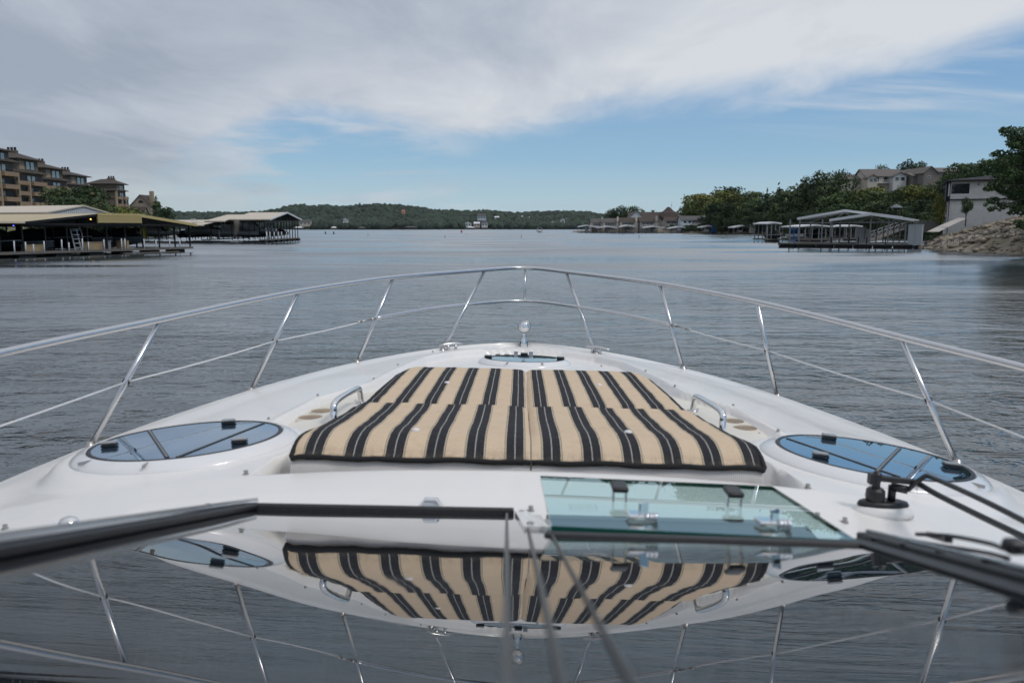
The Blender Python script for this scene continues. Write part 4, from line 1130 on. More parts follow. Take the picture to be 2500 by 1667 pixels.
def add_window(parent, x0, x1, z0, z1, y=None, x=None, mat=None, fr=None, out=-1):
    """window on a wall facing -Y (y given) or +X/-X (x given; then x0,x1 are y extents)"""
    f = MB(); p = MB(); w_ = .10
    if y is not None:
        f.box(x0 - w_, x1 + w_, y - .06, y + .02, z0 - w_, z0); f.box(x0 - w_, x1 + w_, y - .06, y + .02, z1, z1 + w_)
        f.box(x0 - w_, x0, y - .058, y + .018, z0, z1); f.box(x1, x1 + w_, y - .058, y + .018, z0, z1)
        p.box(x0, x1, y - .03, y + .015, z0, z1)
    else:
        s = out
        a, b_ = sorted((x + s * .06, x - s * .02)); c, d = sorted((x + s * .03, x - s * .015))
        f.box(a, b_, x0 - w_, x1 + w_, z0 - w_, z0); f.box(a, b_, x0 - w_, x1 + w_, z1, z1 + w_); f.box(a + .002, b_ - .002, x0 - w_, x0, z0, z1); f.box(a + .002, b_ - .002, x1, x1 + w_, z0, z1)
        p.box(c, d, x0, x1, z0, z1)
    o = f.build('window', fr or M_WHITE, parent); p.build('pane', mat or M_WINDOW, o); return o
def small_house(name, px, pyb, Y, wm, hm, rm, wall, roof, label, axis='x', depth=8, cat='house', wins=3):
    P = at(px, pyb, Y); x, z = P.x, P.z
    r = thing(name, label, cat, (x, Y, z)); a, b_ = MB(), MB()
    gable_block(a, b_, x - wm / 2, x + wm / 2, Y, Y + depth, z - 2.5, z + hm, z + hm + rm, .5, axis)
    a.build('wall', wall, r); b_.build('roof', roof, r)
    for k in range(wins):
        cx = x - wm / 2 + wm * (k + .5) / wins; add_window(r, cx - wm / wins * .28, cx + wm / wins * .28, z + hm * .35, z + hm * .75, y=Y)
    return r
M_FRED = M('coral_wall', (0.55, 0.22, 0.15)); M_FTAN = M('pale_stone', (0.45, 0.40, 0.34))
small_house('far_house', 745, 550, 1438, 20, 6, 4, M_FTAN, M_GROOF, 'grey roofed house in a clearing right of the big covered dock', 'x')
small_house('far_house', 843, 543, 1445, 8, 5, 3, M_WHITE, M_GROOF, 'narrow white house above a bare bank on the far shore', 'y', wins=2)
small_house('far_house', 984, 519, 1500, 5, 3, 1.5, M_FRED, M_FRED, 'coral coloured house high among trees on the far ridge', 'x', wins=1)
small_house('far_house', 1176, 536, 1700, 18, 7, 5, M_BGREY, M_GROOF, 'blue grey house above the three waterside houses across the lake', 'x')
small_house('far_house', 1143, 553, 1640, 12, 7, 3, M_WHITE, M_BROOF, 'leftmost of three white houses at the far waterline', 'y', wins=2)
small_house('far_house', 1164, 553, 1645, 12, 6, 3, M_FTAN, M_WROOF, 'middle house of three at the far waterline', 'x', wins=2)
small_house('far_house', 1183, 553, 1648, 12, 7, 3, M_WHITE, M_GROOF, 'rightmost of three pale houses at the far waterline', 'x', wins=2)
small_house('far_house', 1213, 535, 1760, 9, 4, 2, M_WHITE, M_WROOF, 'small white roof among trees above the far shore, left of a pair of roofs', 'x', wins=1)
small_house('far_house', 1276, 534, 1800, 7, 4, 2, M_WHITE, M_WROOF, 'smaller left roof of a white pair in the far woods', 'x', wins=1)
small_house('far_house', 1292, 536, 1800, 13, 4, 2, M_WHITE, M_WROOF, 'wider right roof of a white pair in the far woods', 'x', wins=1)
small_house('far_house', 1349, 552, 1690, 10, 8, 4, M_FTAN, M_BROOF, 'brown roofed house behind the boat docks on the far right shore', 'y', wins=1)
small_house('far_house', 1374, 545, 1700, 9, 7, 3, M_WHITE, M_GROOF, 'pale house on the far shore at the foot of the right hills', 'y', wins=1)
# far boat docks (hip roofed, low)
def far_dock(px, Y, wm, label, pyr=553, mat=None):
    x = (px - 1270) / FPX * Y; r = thing('boat_dock', label, 'dock', (x, Y, 0)); zr = (557 - pyr) / FPX * Y + CAM_H
    a = MB(); a.add([(x - wm / 2, Y, zr - 2), (x + wm / 2, Y, zr - 2), (x + wm / 2, Y + 9, zr - 2), (x - wm / 2, Y + 9, zr - 2), (x - wm * .22, Y + 4.5, zr), (x + wm * .22, Y + 4.5, zr)], [(0, 1, 5, 4), (1, 2, 5), (2, 3, 4, 5), (3, 0, 4), (0, 3, 2, 1)])
    a.build('roof', mat or M_WROOF, r); MB().box(x - wm / 2, x + wm / 2, Y, Y + 9, -.3, .6).build('deck', M_PLANK, r)
    for k in range(4):
        q = x - wm / 2 + .3 + (wm - .6) * k / 3; MB().box(q - .15, q + .15, Y + .1, Y + .4, .6, zr - 1.8).build('post', M_BSTEEL, r)
    MB().box(x - wm * .35, x + wm * .3, Y + 6, Y + 8, .6, zr - 2.6).build('locker', M_DARK, r)
far_dock(1004, 1425, 24, 'grey roofed dock alone on the far shore left of the red buoy', 552, M_GROOF)
far_dock(731, 1415, 16, 'white roofed dock just right of the big covered marina dock')
far_dock(817, 1420, 10, 'small white dock below the narrow white far house')
far_dock(885, 1420, 14, 'dock with dark open side on the far left shore', 553.5, M_GROOF)
far_dock(1150, 1600, 16, 'white dock at the foot of the three far houses')
far_dock(1259, 1660, 8, 'smallest far dock, left of the row beneath the right far hills', 556)
far_dock(1300, 1665, 16, 'first dock of the far row behind the motor boat', 555.5)
far_dock(1322, 1668, 12, 'second dock of the far row behind the motor boat', 556)
far_dock(1348, 1670, 12, 'third dock of the far row, under the brown roofed house', 555.5)
far_dock(1369, 1672, 8, 'fourth dock of the far row, small and pale', 556)
far_dock(1393, 1675, 12, 'last dock of the far row before the town houses', 556)

# ---- condominium blocks on the left
def hip(mb, x0, x1, y0, y1, z0, z1, ov=.9, inset=None):
    w_ = min(x1 - x0, y1 - y0) / 2; i = inset or w_ * .85
    a = [(x0 - ov, y0 - ov, z0), (x1 + ov, y0 - ov, z0), (x1 + ov, y1 + ov, z0), (x0 - ov, y1 + ov, z0)]
    th = .22; a2 = [(p[0], p[1], z0 + th) for p in a]
    t_ = [(x0 + i, y0 + i, z1), (x1 - i, y0 + i, z1), (x1 - i, y1 - i, z1), (x0 + i, y1 - i, z1)]
    mb.add(a + a2 + t_, [(3, 2, 1, 0), (0, 1, 5, 4), (1, 2, 6, 5), (2, 3, 7, 6), (3, 0, 4, 7), (4, 5, 9, 8), (5, 6, 10, 9), (6, 7, 11, 10), (7, 4, 8, 11), (8, 9, 10, 11)])
def condo(label, xr, yf, wx, wy, zbase, zskirt, zeave, zapex, pent, floors, extra=0.0):
    """block whose right wall (towards the lake) is at x=xr; front wall at y=yf"""
    r = thing('condominium', label, 'apartment block', (xr, yf, zbase), 'stepped brown condominium blocks on the left bank')
    x0 = xr - wx; fh = (zskirt - zbase - .3) / floors
    MB().box(x0, xr, yf, yf + wy, zbase - 2, zskirt).build('wall', M_SIDING, r)
    py0, py1 = pent; MB().box(x0 + .5, xr + .02, yf + py0, yf + py1, zskirt - .4, zeave).build('penthouse_wall', M_SIDING, r)
    sk = MB(); hip(sk, x0, xr, yf, yf + wy, zskirt, zskirt + 1.6, 1.0, 2.2); s = sk.build('skirt_roof', M_HROOF, r)
    hp = MB(); hip(hp, x0 + .5, xr, yf + py0, yf + py1, zeave, zapex, 1.3); rf = hp.build('roof', M_HROOF, r)
    cx = xr - wx * .36; cy = yf + (py0 + py1) / 2
    ch = MB().box(cx - .9, cx + 1.8, cy - .9, cy + .9, zapex - 1.2, zapex + .4).build('chimney', M_SIDING, r)
    for k in range(3): MB().box(cx - .6 + k * .95, cx - .15 + k * .95, cy - .25, cy + .25, zapex + .4, zapex + 1.25).build('flue', M_BSTEEL, ch)
    for k in range(1, floors + 1):       # floor bands on the blank end wall
        z = zbase + k * fh - .35; MB().box(x0 - .03, xr - .35, yf - .05, yf + .1, z, z + .62).build('floor_band', M_BAND, r)
    for (yc, wd) in ((yf - .35, .7), (yf + wy * .46, .6), (yf + wy - .3, .6)):
        MB().box(xr + .25, xr + .95, yc, yc + wd, zbase - 1, zskirt + .1 - (0 if yc < yf else fh * .8)).build('column', M_COLM, r)
    for k in range(floors):              # balconies on the lake side
        z = zbase + k * fh
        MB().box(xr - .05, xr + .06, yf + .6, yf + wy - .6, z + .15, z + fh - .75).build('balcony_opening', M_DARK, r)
        for j, (ya, yb) in enumerate(((yf + .5, yf + wy * .44), (yf + wy * .54, yf + wy - .5))):
            xo = xr + (1.1 if j == 0 else 1.5)
            pa = MB(); pa.box(xo - .12, xo, ya, yb, z - .15, z + .95); pa.box(xr + .08, xo - .12, ya, ya + .12, z - .15, z + .95); pa.box(xr + .07, xo - .121, ya + .12, yb - .002, z - .15, z)
            b_ = pa.build('balcony', M_PARA, r)
            ra = MB(); ra.box(xo - .09, xo - .03, ya, yb, z + 1.28, z + 1.34)
            for q in np.arange(ya + .2, yb, .45): ra.box(xo - .08, xo - .04, q, q + .04, z + .95, z + 1.28)
            ra.build('railing', M_BSTEEL, b_)
            add_window(r, ya + .5, min(ya + 1.7, yb), z + .5, z + fh - .9, x=xr + .075, out=1, fr=M_COLM)
    # penthouse windows, paired, towards the lake, and pale panel
    yy0 = yf + py0 + .8; span = (py1 - py0 - 1.6)
    MB().box(xr + .03, xr + .09, yy0, yy0 + span * .28, zeave - 2.7, zeave - .3).build('pale_panel', M_COLM, r)
    for q in (.40, .66): add_window(r, yy0 + span * q, yy0 + span * (q + .20), zeave - 2.6, zeave - .5, x=xr + .03, out=1, mat=M_WINBRIGHT, fr=M_BAND)
    for q in (.40, .66): add_window(r, yy0 + span * q, yy0 + span * (q + .20), zskirt - 2.4, zskirt - .7, x=xr + .98 if False else xr + .09, out=1, mat=M_WINBRIGHT, fr=M_BAND)
    return r
condo('nearest brown condominium block, cut by the left edge of the photo', -131.6, 196, 14, 14, 3, 19.2, 21.8, 23.4, (3, 12), 5)
condo('tall brown condominium block with five flues, second from the left edge', -138.3, 218.5, 13, 15, 3.0, 17.6, 21.3, 23.6, (3.5, 13), 5)
condo('brown condominium block right of the tallest one, three black flues in a row', -145.8, 243, 13, 16, 4.5, 17.2, 20.6, 22.6, (4, 14), 5)
condo('third stepped condominium block, half behind dark trees', -157.0, 277, 14, 17, 4.5, 17.4, 20.6, 22.6, (4, 15), 5)
condo('detached condominium block standing right of the dark trees', -165.8, 329, 11, 9, 2.5, 17.6, 20.3, 22.5, (1.0, 8.4), 5)
# tan gabled house at the end of the row
Pq = at(347, 545, 352); hx, hz = Pq.x, 3.0
r = thing('gabled_house', 'tan gabled house with an arched attic window and brick chimney left of the conifer', 'house', (hx, 352, hz))
a, b_ = MB(), MB(); gable_block(a, b_, hx - 4.6, hx + 4.4, 352, 362, hz - 2, 12.3, 16.8, .5, 'y'); a.build('wall', M_TAN, r); b_.build('roof', M_BROOF, r)
a, b_ = MB(), MB(); gable_block(a, b_, hx - 3.2, hx + 3.0, 347, 351.9, hz - 2, 8.8, 11.5, .5, 'x'); a.build('wing_wall', M_TAN, r); b_.build('wing_roof', M_BROOF, r)
MB().box(hx + 2.6, hx + 4.0, 355, 356.6, 12, 18.6).build('chimney', M_COLM, r)
aw = MB(); aw.add([(hx + 1.1 * math.cos(t_) * 1.0, 351.94, 13.4 + 1.1 * math.sin(t_)) for t_ in np.linspace(0, math.pi, 9)], [tuple(range(9))[::-1]]); aw.build('arched_window', M_WINDOW, r)
add_window(r, hx - 1.9, hx - .8, 5.6, 7.2, y=346.97); add_window(r, hx + .7, hx + 1.5, 4.4, 7.2, y=346.97, mat=M_WINBRIGHT); add_window(r, hx + 1.8, hx + 2.5, 4.4, 7.2, y=346.97, mat=M_WINBRIGHT)

# left trees
def LT(px, pyt, Y, zb=None, kind='oak', mat=None, label='', name='oak_tree', sx=1.0, seed=1, group=None):
    P = at(px, pyt, Y); zb = h_left(P.x, Y) if zb is None else zb
    return tree(P.x, Y, zb - .3, max(2, (P.z - zb) * 1.0), kind, seed, mat, label, group, name, sx)
G1 = 'dark trees in front of the condominium blocks'
for i, (px, py, Y, sd) in enumerate([(112, 486, 150, 1), (138, 452, 158, 2), (160, 470, 150, 3), (182, 446, 165, 1), (207, 449, 160, 2), (228, 474, 152, 3), (98, 500, 148, 2), (236, 497, 146, 1)]):
    LT(px, py, Y, mat=F_DARK, sx=1.0, seed=sd, group=G1, label=['dark tree at the left end of the clump before the condominiums', 'tall dark tree rising in front of the third penthouse', 'dark broad tree low in the clump, second row', 'tallest dark tree, under the third condominium roof', 'tall dark round tree at the right of the clump', 'dark tree at the right edge of the clump above the white gable', 'small dark tree over the pale marina roof, leftmost', 'low dark tree touching the white marina gable'][i])
LT(290, 498, 190, mat=F_YEL, sx=1.5, seed=3, label='light green rounded bush in front of the detached condominium block', name='bushy_tree')
LT(318, 508, 195, mat=F_MID, sx=1.5, seed=2, label='mid green bush right of the light green one above the gold fascia', name='bushy_tree')
LT(381, 479, 240, kind='conifer', mat=F_DARK, sx=1.15, seed=5, label='dark pointed conifer beside the tan gabled house', name='conifer')
LT(402, 503, 238, mat=F_DARK, sx=1.1, seed=2, label='dark rounded tree right of the pointed conifer')
LT(378, 512, 230, mat=F_DARK, sx=1.3, seed=1, label='dark low tree at the foot of the pointed conifer')
LT(8, 352, 262, mat=F_DARK, sx=1.0, seed=1, label='tree showing above the roof at the left edge of the photo')
for i, (px, Y) in enumerate([(-40, 120), (-120, 100)]): LT(px, 470, Y, mat=F_DARK, seed=i + 1, group='trees left of the frame', label=['dark tree just beyond the left edge of the photo', 'dark tree farthest beyond the left edge of the photo'][i])

# ---- covered marina docks on the left
def frame(px0, py0, px1, py1):
    def g(px, py):
        v = ray(px, py); t_ = -CAM_H / v.z; return Vector((v.x * t_, v.y * t_, 0))
    a, b_ = g(px0, py0), g(px1, py1); u = (b_ - a).normalized(); v = Vector((-u.y, u.x, 0)); return a, u, v, (b_ - a).length
class DF:
    """dock frame: s along the lake face, v inland, z up"""
    def __init__(s, a, u, v): s.a, s.u, s.v = a, u, v
    def p(s, i, j, z): return s.a + s.u * i + s.v * j + Vector((0, 0, z))
    def box(s, mb, i0, i1, j0, j1, z0, z1):
        return mb.obox(s.p((i0 + i1) / 2, (j0 + j1) / 2, (z0 + z1) / 2), s.u * (i1 - i0) / 2, s.v * (j1 - j0) / 2, Vector((0, 0, (z1 - z0) / 2)))
def roof_sheet(D, mb, prof, j0, j1, th=.16, ribs=0.0):
    for (s0, z0), (s1, z1) in zip(prof[:-1], prof[1:]):
        q = [D.p(s0, j0, z0), D.p(s1, j0, z1), D.p(s1, j1, z1), D.p(s0, j1, z0)]; dn = Vector((0, 0, th))
        mb.add([v - dn for v in q] + q, [(0, 3, 2, 1), (4, 5, 6, 7), (0, 1, 5, 4), (1, 2, 6, 5), (2, 3, 7, 6), (3, 0, 4, 7)])
def roof_ribs(D, prof, j0, j1, step, mat, parent, hh=.05):
    mb = MB()
    for (s0, z0), (s1, z1) in zip(prof[:-1], prof[1:]):
        j = j0 + .1
        while j < j1:
            a, b_ = D.p(s0, j, z0 + hh / 2), D.p(s1, j, z1 + hh / 2); mb.bar(a, b_, .06, hh); j += step
    return tag(mb.build('roof_ribs', mat, parent), kind='stuff')
# moored boats
def boat_hull(D, i, j, L, Wd, z, mat, cover=None, cabin=None, label='', point=-1, group=None, name='moored_boat'):
    """bow towards the lake (point=-1) or inland"""
    r = thing(name, label, 'boat', D.p(i, j + L / 2, 0), group); mb = MB(); N = 12
    ring = []
    for k in range(N + 1):
        t_ = k / N; w_ = Wd / 2 * (1 - max(0, (t_ - .35) / .65) ** 2.2) * (.92 + .08 * min(1, t_ / .2)); jj = j + L * (1 - t_) if point < 0 else j + L * t_
        sh = z + .18 * t_ ** 2
        ring.append([D.p(i - w_, jj, sh), D.p(i - w_ * .86, jj, z - .35), D.p(i, jj, z - .85 + .55 * t_ ** 3), D.p(i + w_ * .86, jj, z - .35), D.p(i + w_, jj, sh)])
    for rr in ring: mb.v += [tuple(v) for v in rr]
    for k in range(N):
        for q in range(4): a = k * 5 + q; mb.f.append((a, a + 1, a + 6, a + 5))
        mb.f.append((k * 5 + 4, k * 5, k * 5 + 5, k * 5 + 9))
    mb.f.append((0, 4, 3, 2, 1))
    mb.build('hull', mat, r, smooth=False)
    st = MB()
    for k in range(N):
        for e_ in (0, 4): st.bar(ring[k][e_] + Vector((0, 0, .02)), ring[k + 1][e_] + Vector((0, 0, .02)), .06, .07)
    st.build('rub_strake', M_ALU, r)
    if cover:
        cm = MB(); prof = [0, .12, .3, .5, .62, .75, .9, .98]; hh = [.15, .5, .85, .95, 1.05, .75, .3, .05]
        for t_, h_ in zip(prof, hh):
            w_ = Wd / 2 * (1 - max(0, (t_ - .35) / .65) ** 2.2) * 1.02; jj = j + L * (1 - t_) if point < 0 else j + L * t_
            zz_ = z + .18 * t_ ** 2
            for q in np.linspace(-1, 1, 7): cm.v.append(tuple(D.p(i + w_ * q, jj, zz_ + .03 + h_ * (1 - abs(q) ** 2.4))))
        for k in range(7):
            for q in range(6): a = k * 7 + q; cm.f.append((a, a + 1, a + 8, a + 7))
        cm.build('canvas_cover', cover, r, smooth=True)
    if cabin:
        c = MB(); jc = lambda t_: j + L * (1 - t_) if point < 0 else j + L * t_
        w_ = Wd * .38; lo = [D.p(i - w_, jc(.15), z), D.p(i + w_, jc(.15), z), D.p(i + w_ * .8, jc(.68), z), D.p(i - w_ * .8, jc(.68), z)]
        hi = [D.p(i - w_ * .85, jc(.2), z + 1.5), D.p(i + w_ * .85, jc(.2), z + 1.5), D.p(i + w_ * .7, jc(.48), z + 1.4), D.p(i - w_ * .7, jc(.48), z + 1.4)]
        c.add(lo + hi, [(0, 1, 5, 4), (1, 2, 6, 5), (2, 3, 7, 6), (3, 0, 4, 7), (4, 5, 6, 7)]); co_ = c.build('cabin', cabin, r)
        w2 = MB(); a, b_, c2, d2 = [lo[k].lerp(hi[k], .45) for k in (2, 3)] + [lo[k].lerp(hi[k], .9) for k in (3, 2)]
        off = (a - D.p(i, jc(.3), z)).normalized() * .04; off.z = .02; w2.add([a + off, b_ + off, c2 + off, d2 + off], [(0, 1, 2, 3)]); w2.build('windshield', M_WINDOW, co_)
        tb = MB(); tb.tube([D.p(i - w_, jc(.25), z + .2), D.p(i - w_ * .95, jc(.18), z + 2.1), D.p(i + w_ * .95, jc(.18), z + 2.1), D.p(i + w_, jc(.25), z + .2)], .05, 6); tb.build('arch', M_ALU, r)
    return r
def ladder(D, i, j, z0, h, w_, label, mat=None, steps=5, group=None, name='dock_steps'):
    r = thing(name, label, 'boarding steps', D.p(i, j, z0), group); m_ = mat or M_ALU
    for s in (-1, 1): MB().bar(D.p(i + s * w_ / 2, j, z0), D.p(i + s * w_ / 2 - .15, j + .25, z0 + h), .07, .07).build('rail', m_, r)
    for k in range(steps):
        q = (k + .6) / steps; MB().bar(D.p(i - w_ / 2, j + .25 * q, z0 + h * q), D.p(i + w_ / 2, j + .25 * q, z0 + h * q), .18, .06).build('step', m_, r)
    MB().tube([D.p(i + w_ / 2 + .05, j, z0), D.p(i + w_ / 2 + .40, j + .2, z0 + h * .6), D.p(i + w_ / 2 + .25, j + .2, z0 + h * .97), D.p(i - w_ / 2, j + .2, z0 + h)], .035, 6).build('hand_rail', m_, r)
    return r
a, u, v, L = frame(0, 632, 464, 614.5); DA = DF(a, u, v)
M_ROOFSHADE = M('shade_black_underside', (0.012, 0.011, 0.010), .95)  # near-black sheet under the roofs, the shade put into its colour
r = thing('covered_dock', 'long covered marina dock with tan roof and gold fascia panel at the left edge', 'dock', a)
pA = [(2.0, 2.93), (9.0, 3.66), (14.0, 3.66), (21.3, 2.80)]
m = MB(); roof_sheet(DA, m, pA[:2], -.6, 42); m.build('roof_panel', M_TANROOF, r)
m = MB(); roof_sheet(DA, m, pA[1:3], -.6, 42); m.build('roof_panel', M_TANROOF, r)
m = MB(); roof_sheet(DA, m, pA[2:], -.6, 42); m.build('roof_panel', M_TANROOF, r)
m = MB(); roof_sheet(DA, m, [(p_, z_ - .19) for p_, z_ in pA], -.5, 41.8, .02); m.build('roof_shade_sheet', M_ROOFSHADE, r)
roof_ribs(DA, pA, -.6, 42, .9, M_TANROOF, r)
m = MB(); DA.box(m, 9.0, 14.0, -.75, -.62, 2.86, 3.72); f_ = m.build('gold_fascia', M_GOLD, r)
for k in range(4): m = MB(); DA.box(m, 9.0, 14.0, -.80, -.75, 2.93 + k * .20, 2.98 + k * .20); m.build('fascia_rib', M_GOLD, f_)
for k in range(10): m = MB(); DA.box(m, 9.1 + k * .5, 9.3 + k * .5, -.78, -.60, 3.72, 3.78); m.build('roof_cap', M_GOLD, f_)
MB().bar(DA.p(14.0, -.68, 3.58), DA.p(21.35, -.68, 2.72), .10, .26).build('gold_trim', M_GOLD, r)
MB().bar(DA.p(2.0, -.66, 2.84), DA.p(9.0, -.66, 3.56), .10, .20).build('dark_trim', M_BSTEEL, r)
MB().bar(DA.p(2.0, -.55, 2.76), DA.p(21.0, -.55, 2.68), .12, .16).build('eave_beam', M_BSTEEL, r)
for jv in (0, 12, 24, 40):
    m = MB(); DA.box(m, 2.0, 21.0, jv - .06, jv + .06, 2.55, 2.72); m.build('cross_beam', M_BSTEEL, r)
k = 0
for jv in np.arange(0, 42, 4.2):
    for s_ in np.arange(2.1, 21.3, 2.1 if jv < 1 else 3.2):
        m = MB(); DA.box(m, s_ - .055, s_ + .055, jv - .055, jv + .055, .35, 2.7 + (0.6 if 7 < s_ < 16 else .1)); m.build('post', M_BSTEEL, r)
for s_ in np.arange(-5.6, 2, 1.9):
    for jv in (0, 6, 12, 20): m = MB(); DA.box(m, s_ - .055, s_ + .055, jv - .055, jv + .055, .35, 2.9); m.build('post', M_BSTEEL, r)
m = MB(); DA.box(m, -7, 2.0, -.3, -.1, 2.75, 2.9); m.build('eave_beam', M_BSTEEL, r)
m = MB(); roof_sheet(DA, m, [(-7, 2.96), (2.0, 2.95)], -.6, 42); m.build('roof_panel', M_TANROOF, r)
m = MB(); roof_sheet(DA, m, [(-7, 2.77), (1.9, 2.76)], -.5, 41.8, .02); m.build('roof_shade_sheet', M_ROOFSHADE, r)
m = MB(); DA.box(m, -9, 21.2, -.1, 1.2, .38, .50); m.build('walkway', M_PLANK, r)
m = MB(); DA.box(m, -9, 21.25, -.16, -.10, .30, .52); m.build('edge_board', M_PLANK, r)
m = MB(); DA.box(m, 12.0, 19.0, -.42, -.20, .02, .12); m.build('floating_log', M_PLANK, r)
for s_ in np.arange(-8.5, 20, 3.4): m = MB(); DA.box(m, s_, s_ + 1.5, .0, 1.1, -.35, .28); m.build('float', M_FLOAT, r)
for s_ in np.arange(-6, 21, 5.3): m = MB(); DA.box(m, s_ - .4, s_ + .4, 1.2, 24, .36, .46); m.build('finger_pier', M_PLANK, r)
m = MB(); DA.box(m, -9, 21.2, 26, 27.2, .36, .5); m.build('walkway', M_PLANK, r)
for s_, hh in ((-4.5, .9), (-2.3, .85), (-.3, .95), (1.2, .9), (2.2, .8), (3.9, .85), (5.6, .95), (6.3, .7), (7.7, 1.0), (10.0, .9), (12.0, .95), (12.4, .95), (14.7, .9), (16.2, .8), (18.0, .85), (19.4, .8), (8.3, .7), (2.9, .6)):
    m = MB(); p0 = DA.p(s_, -.14, .30); m.tube([p0, p0 + Vector((.02, 0, hh + .2))], .055, 8); m.build('bumper_post', M_PVC, r, smooth=True)
MB().lathe([(.05, 0), (.05, .06), (0, .07)], DA.p(8.25, -.7, 3.15), 10).build('amber_lamp', None, r)
bpy.data.objects[r.children[-1].name] if False else None
am = bpy.data.materials.new('amber_lamp_glow'); am.use_nodes = True; bb_ = am.node_tree.nodes['Principled BSDF']; bb_.inputs['Emission Color'].default_value = (1, .45, .04, 1); bb_.inputs['Emission Strength'].default_value = 6
bm_ = bpy.data.materials.new('blue_lamp_glow'); bm_.use_nodes = True; bb_ = bm_.node_tree.nodes['Principled BSDF']; bb_.inputs['Emission Color'].default_value = (.05, .08, 1, 1); bb_.inputs['Emission Strength'].default_value = 5
[o for o in bpy.data.objects if o.name.startswith('amber_lamp')][0].data.materials.append(am)
MB().lathe([(.045, 0), (.045, .05), (0, .06)], DA.p(1.1, -.4, 2.58), 10).build('blue_lamp', bm_, r)
ladder(DA, 7.6, .25, .5, 1.85, .62, 'white aluminium boarding steps on the front walkway of the gold trimmed dock')
ladder(DA, 15.9, 6.5, .5, 1.6, .6, 'boarding steps deep under the right half of the gold trimmed dock')
ladder(DA, 17.6, 5.2, .5, 1.5, .5, 'boarding steps beside a finger pier at the right end of the gold trimmed dock')
for s_, w_, h_, mt, lb in ((9.3, 2.0, .62, M_PLY, 'plywood dock box right of the white boarding steps'), (12.9, .9, .7, M_PLY, 'small plywood dock box beneath the gold fascia corner'), (3.6, 1.8, .5, M_PLY, 'low plywood dock box in the shade left of the steps'), (11.0, .5, .72, M_GALV, 'grey metal cabinet on the walkway under the gold fascia')):
    m = MB(); DA.box(m, s_ - w_ / 2, s_ + w_ / 2, .35, .95, .5, .5 + h_); tb_ = thing('dock_box', lb, 'storage box', DA.p(s_, .6, .5)); m.build('box_body', mt, tb_)
    m = MB(); DA.box(m, s_ - w_ / 2 - .03, s_ + w_ / 2 + .03, .31, .99, .5 + h_, .56 + h_); m.build('lid', mt, tb_)
GB = 'boats moored under the covered docks'
boat_hull(DA, -.5, 1.8, 7.5, 2.5, 1.15, M_HULLG, M_CANVAS, label='black covered boat at the far left of the marina dock', group=GB)
boat_hull(DA, 3.2, 1.6, 8.0, 2.5, 1.2, M_CANVAS, M_CANVAS, label='dark hull under a black cover, second from the left edge', group=GB)
boat_hull(DA, 6.6, 2.0, 7.0, 2.4, 1.1, M_HULLG, M_CANVAS, label='grey runabout bow behind the white boarding steps', group=GB)
boat_hull(DA, 10.4, 1.7, 9.5, 2.7, 1.45, M_CANVAS, M_CANVAS, label='long black speedboat with pale deck edge under the gold fascia', group=GB)
boat_hull(DA, 13.2, 2.2, 8.5, 2.5, 1.35, M_HULLG, M_CANVAS, label='covered boat with silver bow left of the open bays', group=GB)
boat_hull(DA, 4.5, 14, 8.0, 2.5, 1.5, M_HULLW, None, M_HULLW, label='white cruiser glimpsed deep under the marina roof', group=GB)
boat_hull(DA, 9.5, 13, 8.0, 2.5, 1.4, M_HULLW, M_CANVAS, label='white hull with black cover in the second row under the roof', group=GB)
boat_hull(DA, 16.8, 14, 8.0, 2.5, 1.3, M_HULLG, M_CANVAS, label='covered boat in the second row at the right end of the dock', group=GB)
for k_, (s_, j_) in enumerate(((-3.8, 14), (.6, 15), (7.2, 27), (13.2, 15), (16, 28), (2.5, 28), (17.6, 2.6), (-5, 2.2))):
    boat_hull(DA, s_, j_, 7.5, 2.5, 1.35 + .1 * (k_ % 3), M_CANVAS if k_ % 2 else M_HULLG, M_CANVAS, label=['black covered boat deep behind the far left post', 'dark covered boat under the left eave, second row', 'dark boat in the third row under the ridge', 'black covered boat in the second row behind the gold fascia', 'covered boat in the last row at the right end', 'dark covered boat in the last row at the left', 'black covered boat in the right bay beside a finger pier', 'dark boat cut by the left edge of the photo'][k_], group=GB)
# white gabled marina roof behind
aC = at(207, 557, 100); aC.z = 0; DC = DF(aC, u, v)
r = thing('covered_dock', 'pale marina roof with white corrugated gable behind the gold fascia', 'dock', DC.p(0, 0, 0))
pC = [(-9.5, 4.15), (0, 5.25), (4.6, 4.15)]
pC = [(-5.4, 4.30), (0, 5.25), (5.2, 4.10)]
m = MB(); roof_sheet(DC, m, pC, -.2, 40); m.build('roof_panel', M_TANROOF2, r)
m = MB(); m.add([DC.p(-5.3, 0, 3.5), DC.p(5.1, 0, 3.5), DC.p(5.1, 0, 4.02), DC.p(0, 0, 5.14), DC.p(-5.3, 0, 4.22)], [(0, 1, 2, 3, 4)]); m.build('gable_panel', M_WMETAL, r)
m = MB()
for s_ in np.arange(-5.2, 5.1, .28):
    zt = interp(s_, [-5.3, 0, 5.1], [4.2, 5.12, 4.0]); m.bar(DC.p(s_, -.03, 3.5), DC.p(s_, -.03, zt), .10, .05, DC.v)
tag(m.build('gable_ribs', M_WMETAL, r), kind='stuff')
for jv in np.arange(0, 40, 4.5):
    for s_ in (-5.2, 0, 5.0): m = MB(); DC.box(m, s_ - .07, s_ + .07, jv - .07 + .15, jv + .07 + .15, .3, 4.05); m.build('post', M_BSTEEL, r)
m = MB(); DC.box(m, -5.5, 5.3, .3, 40, .25, .45); m.build('walkway', M_PLANK, r)
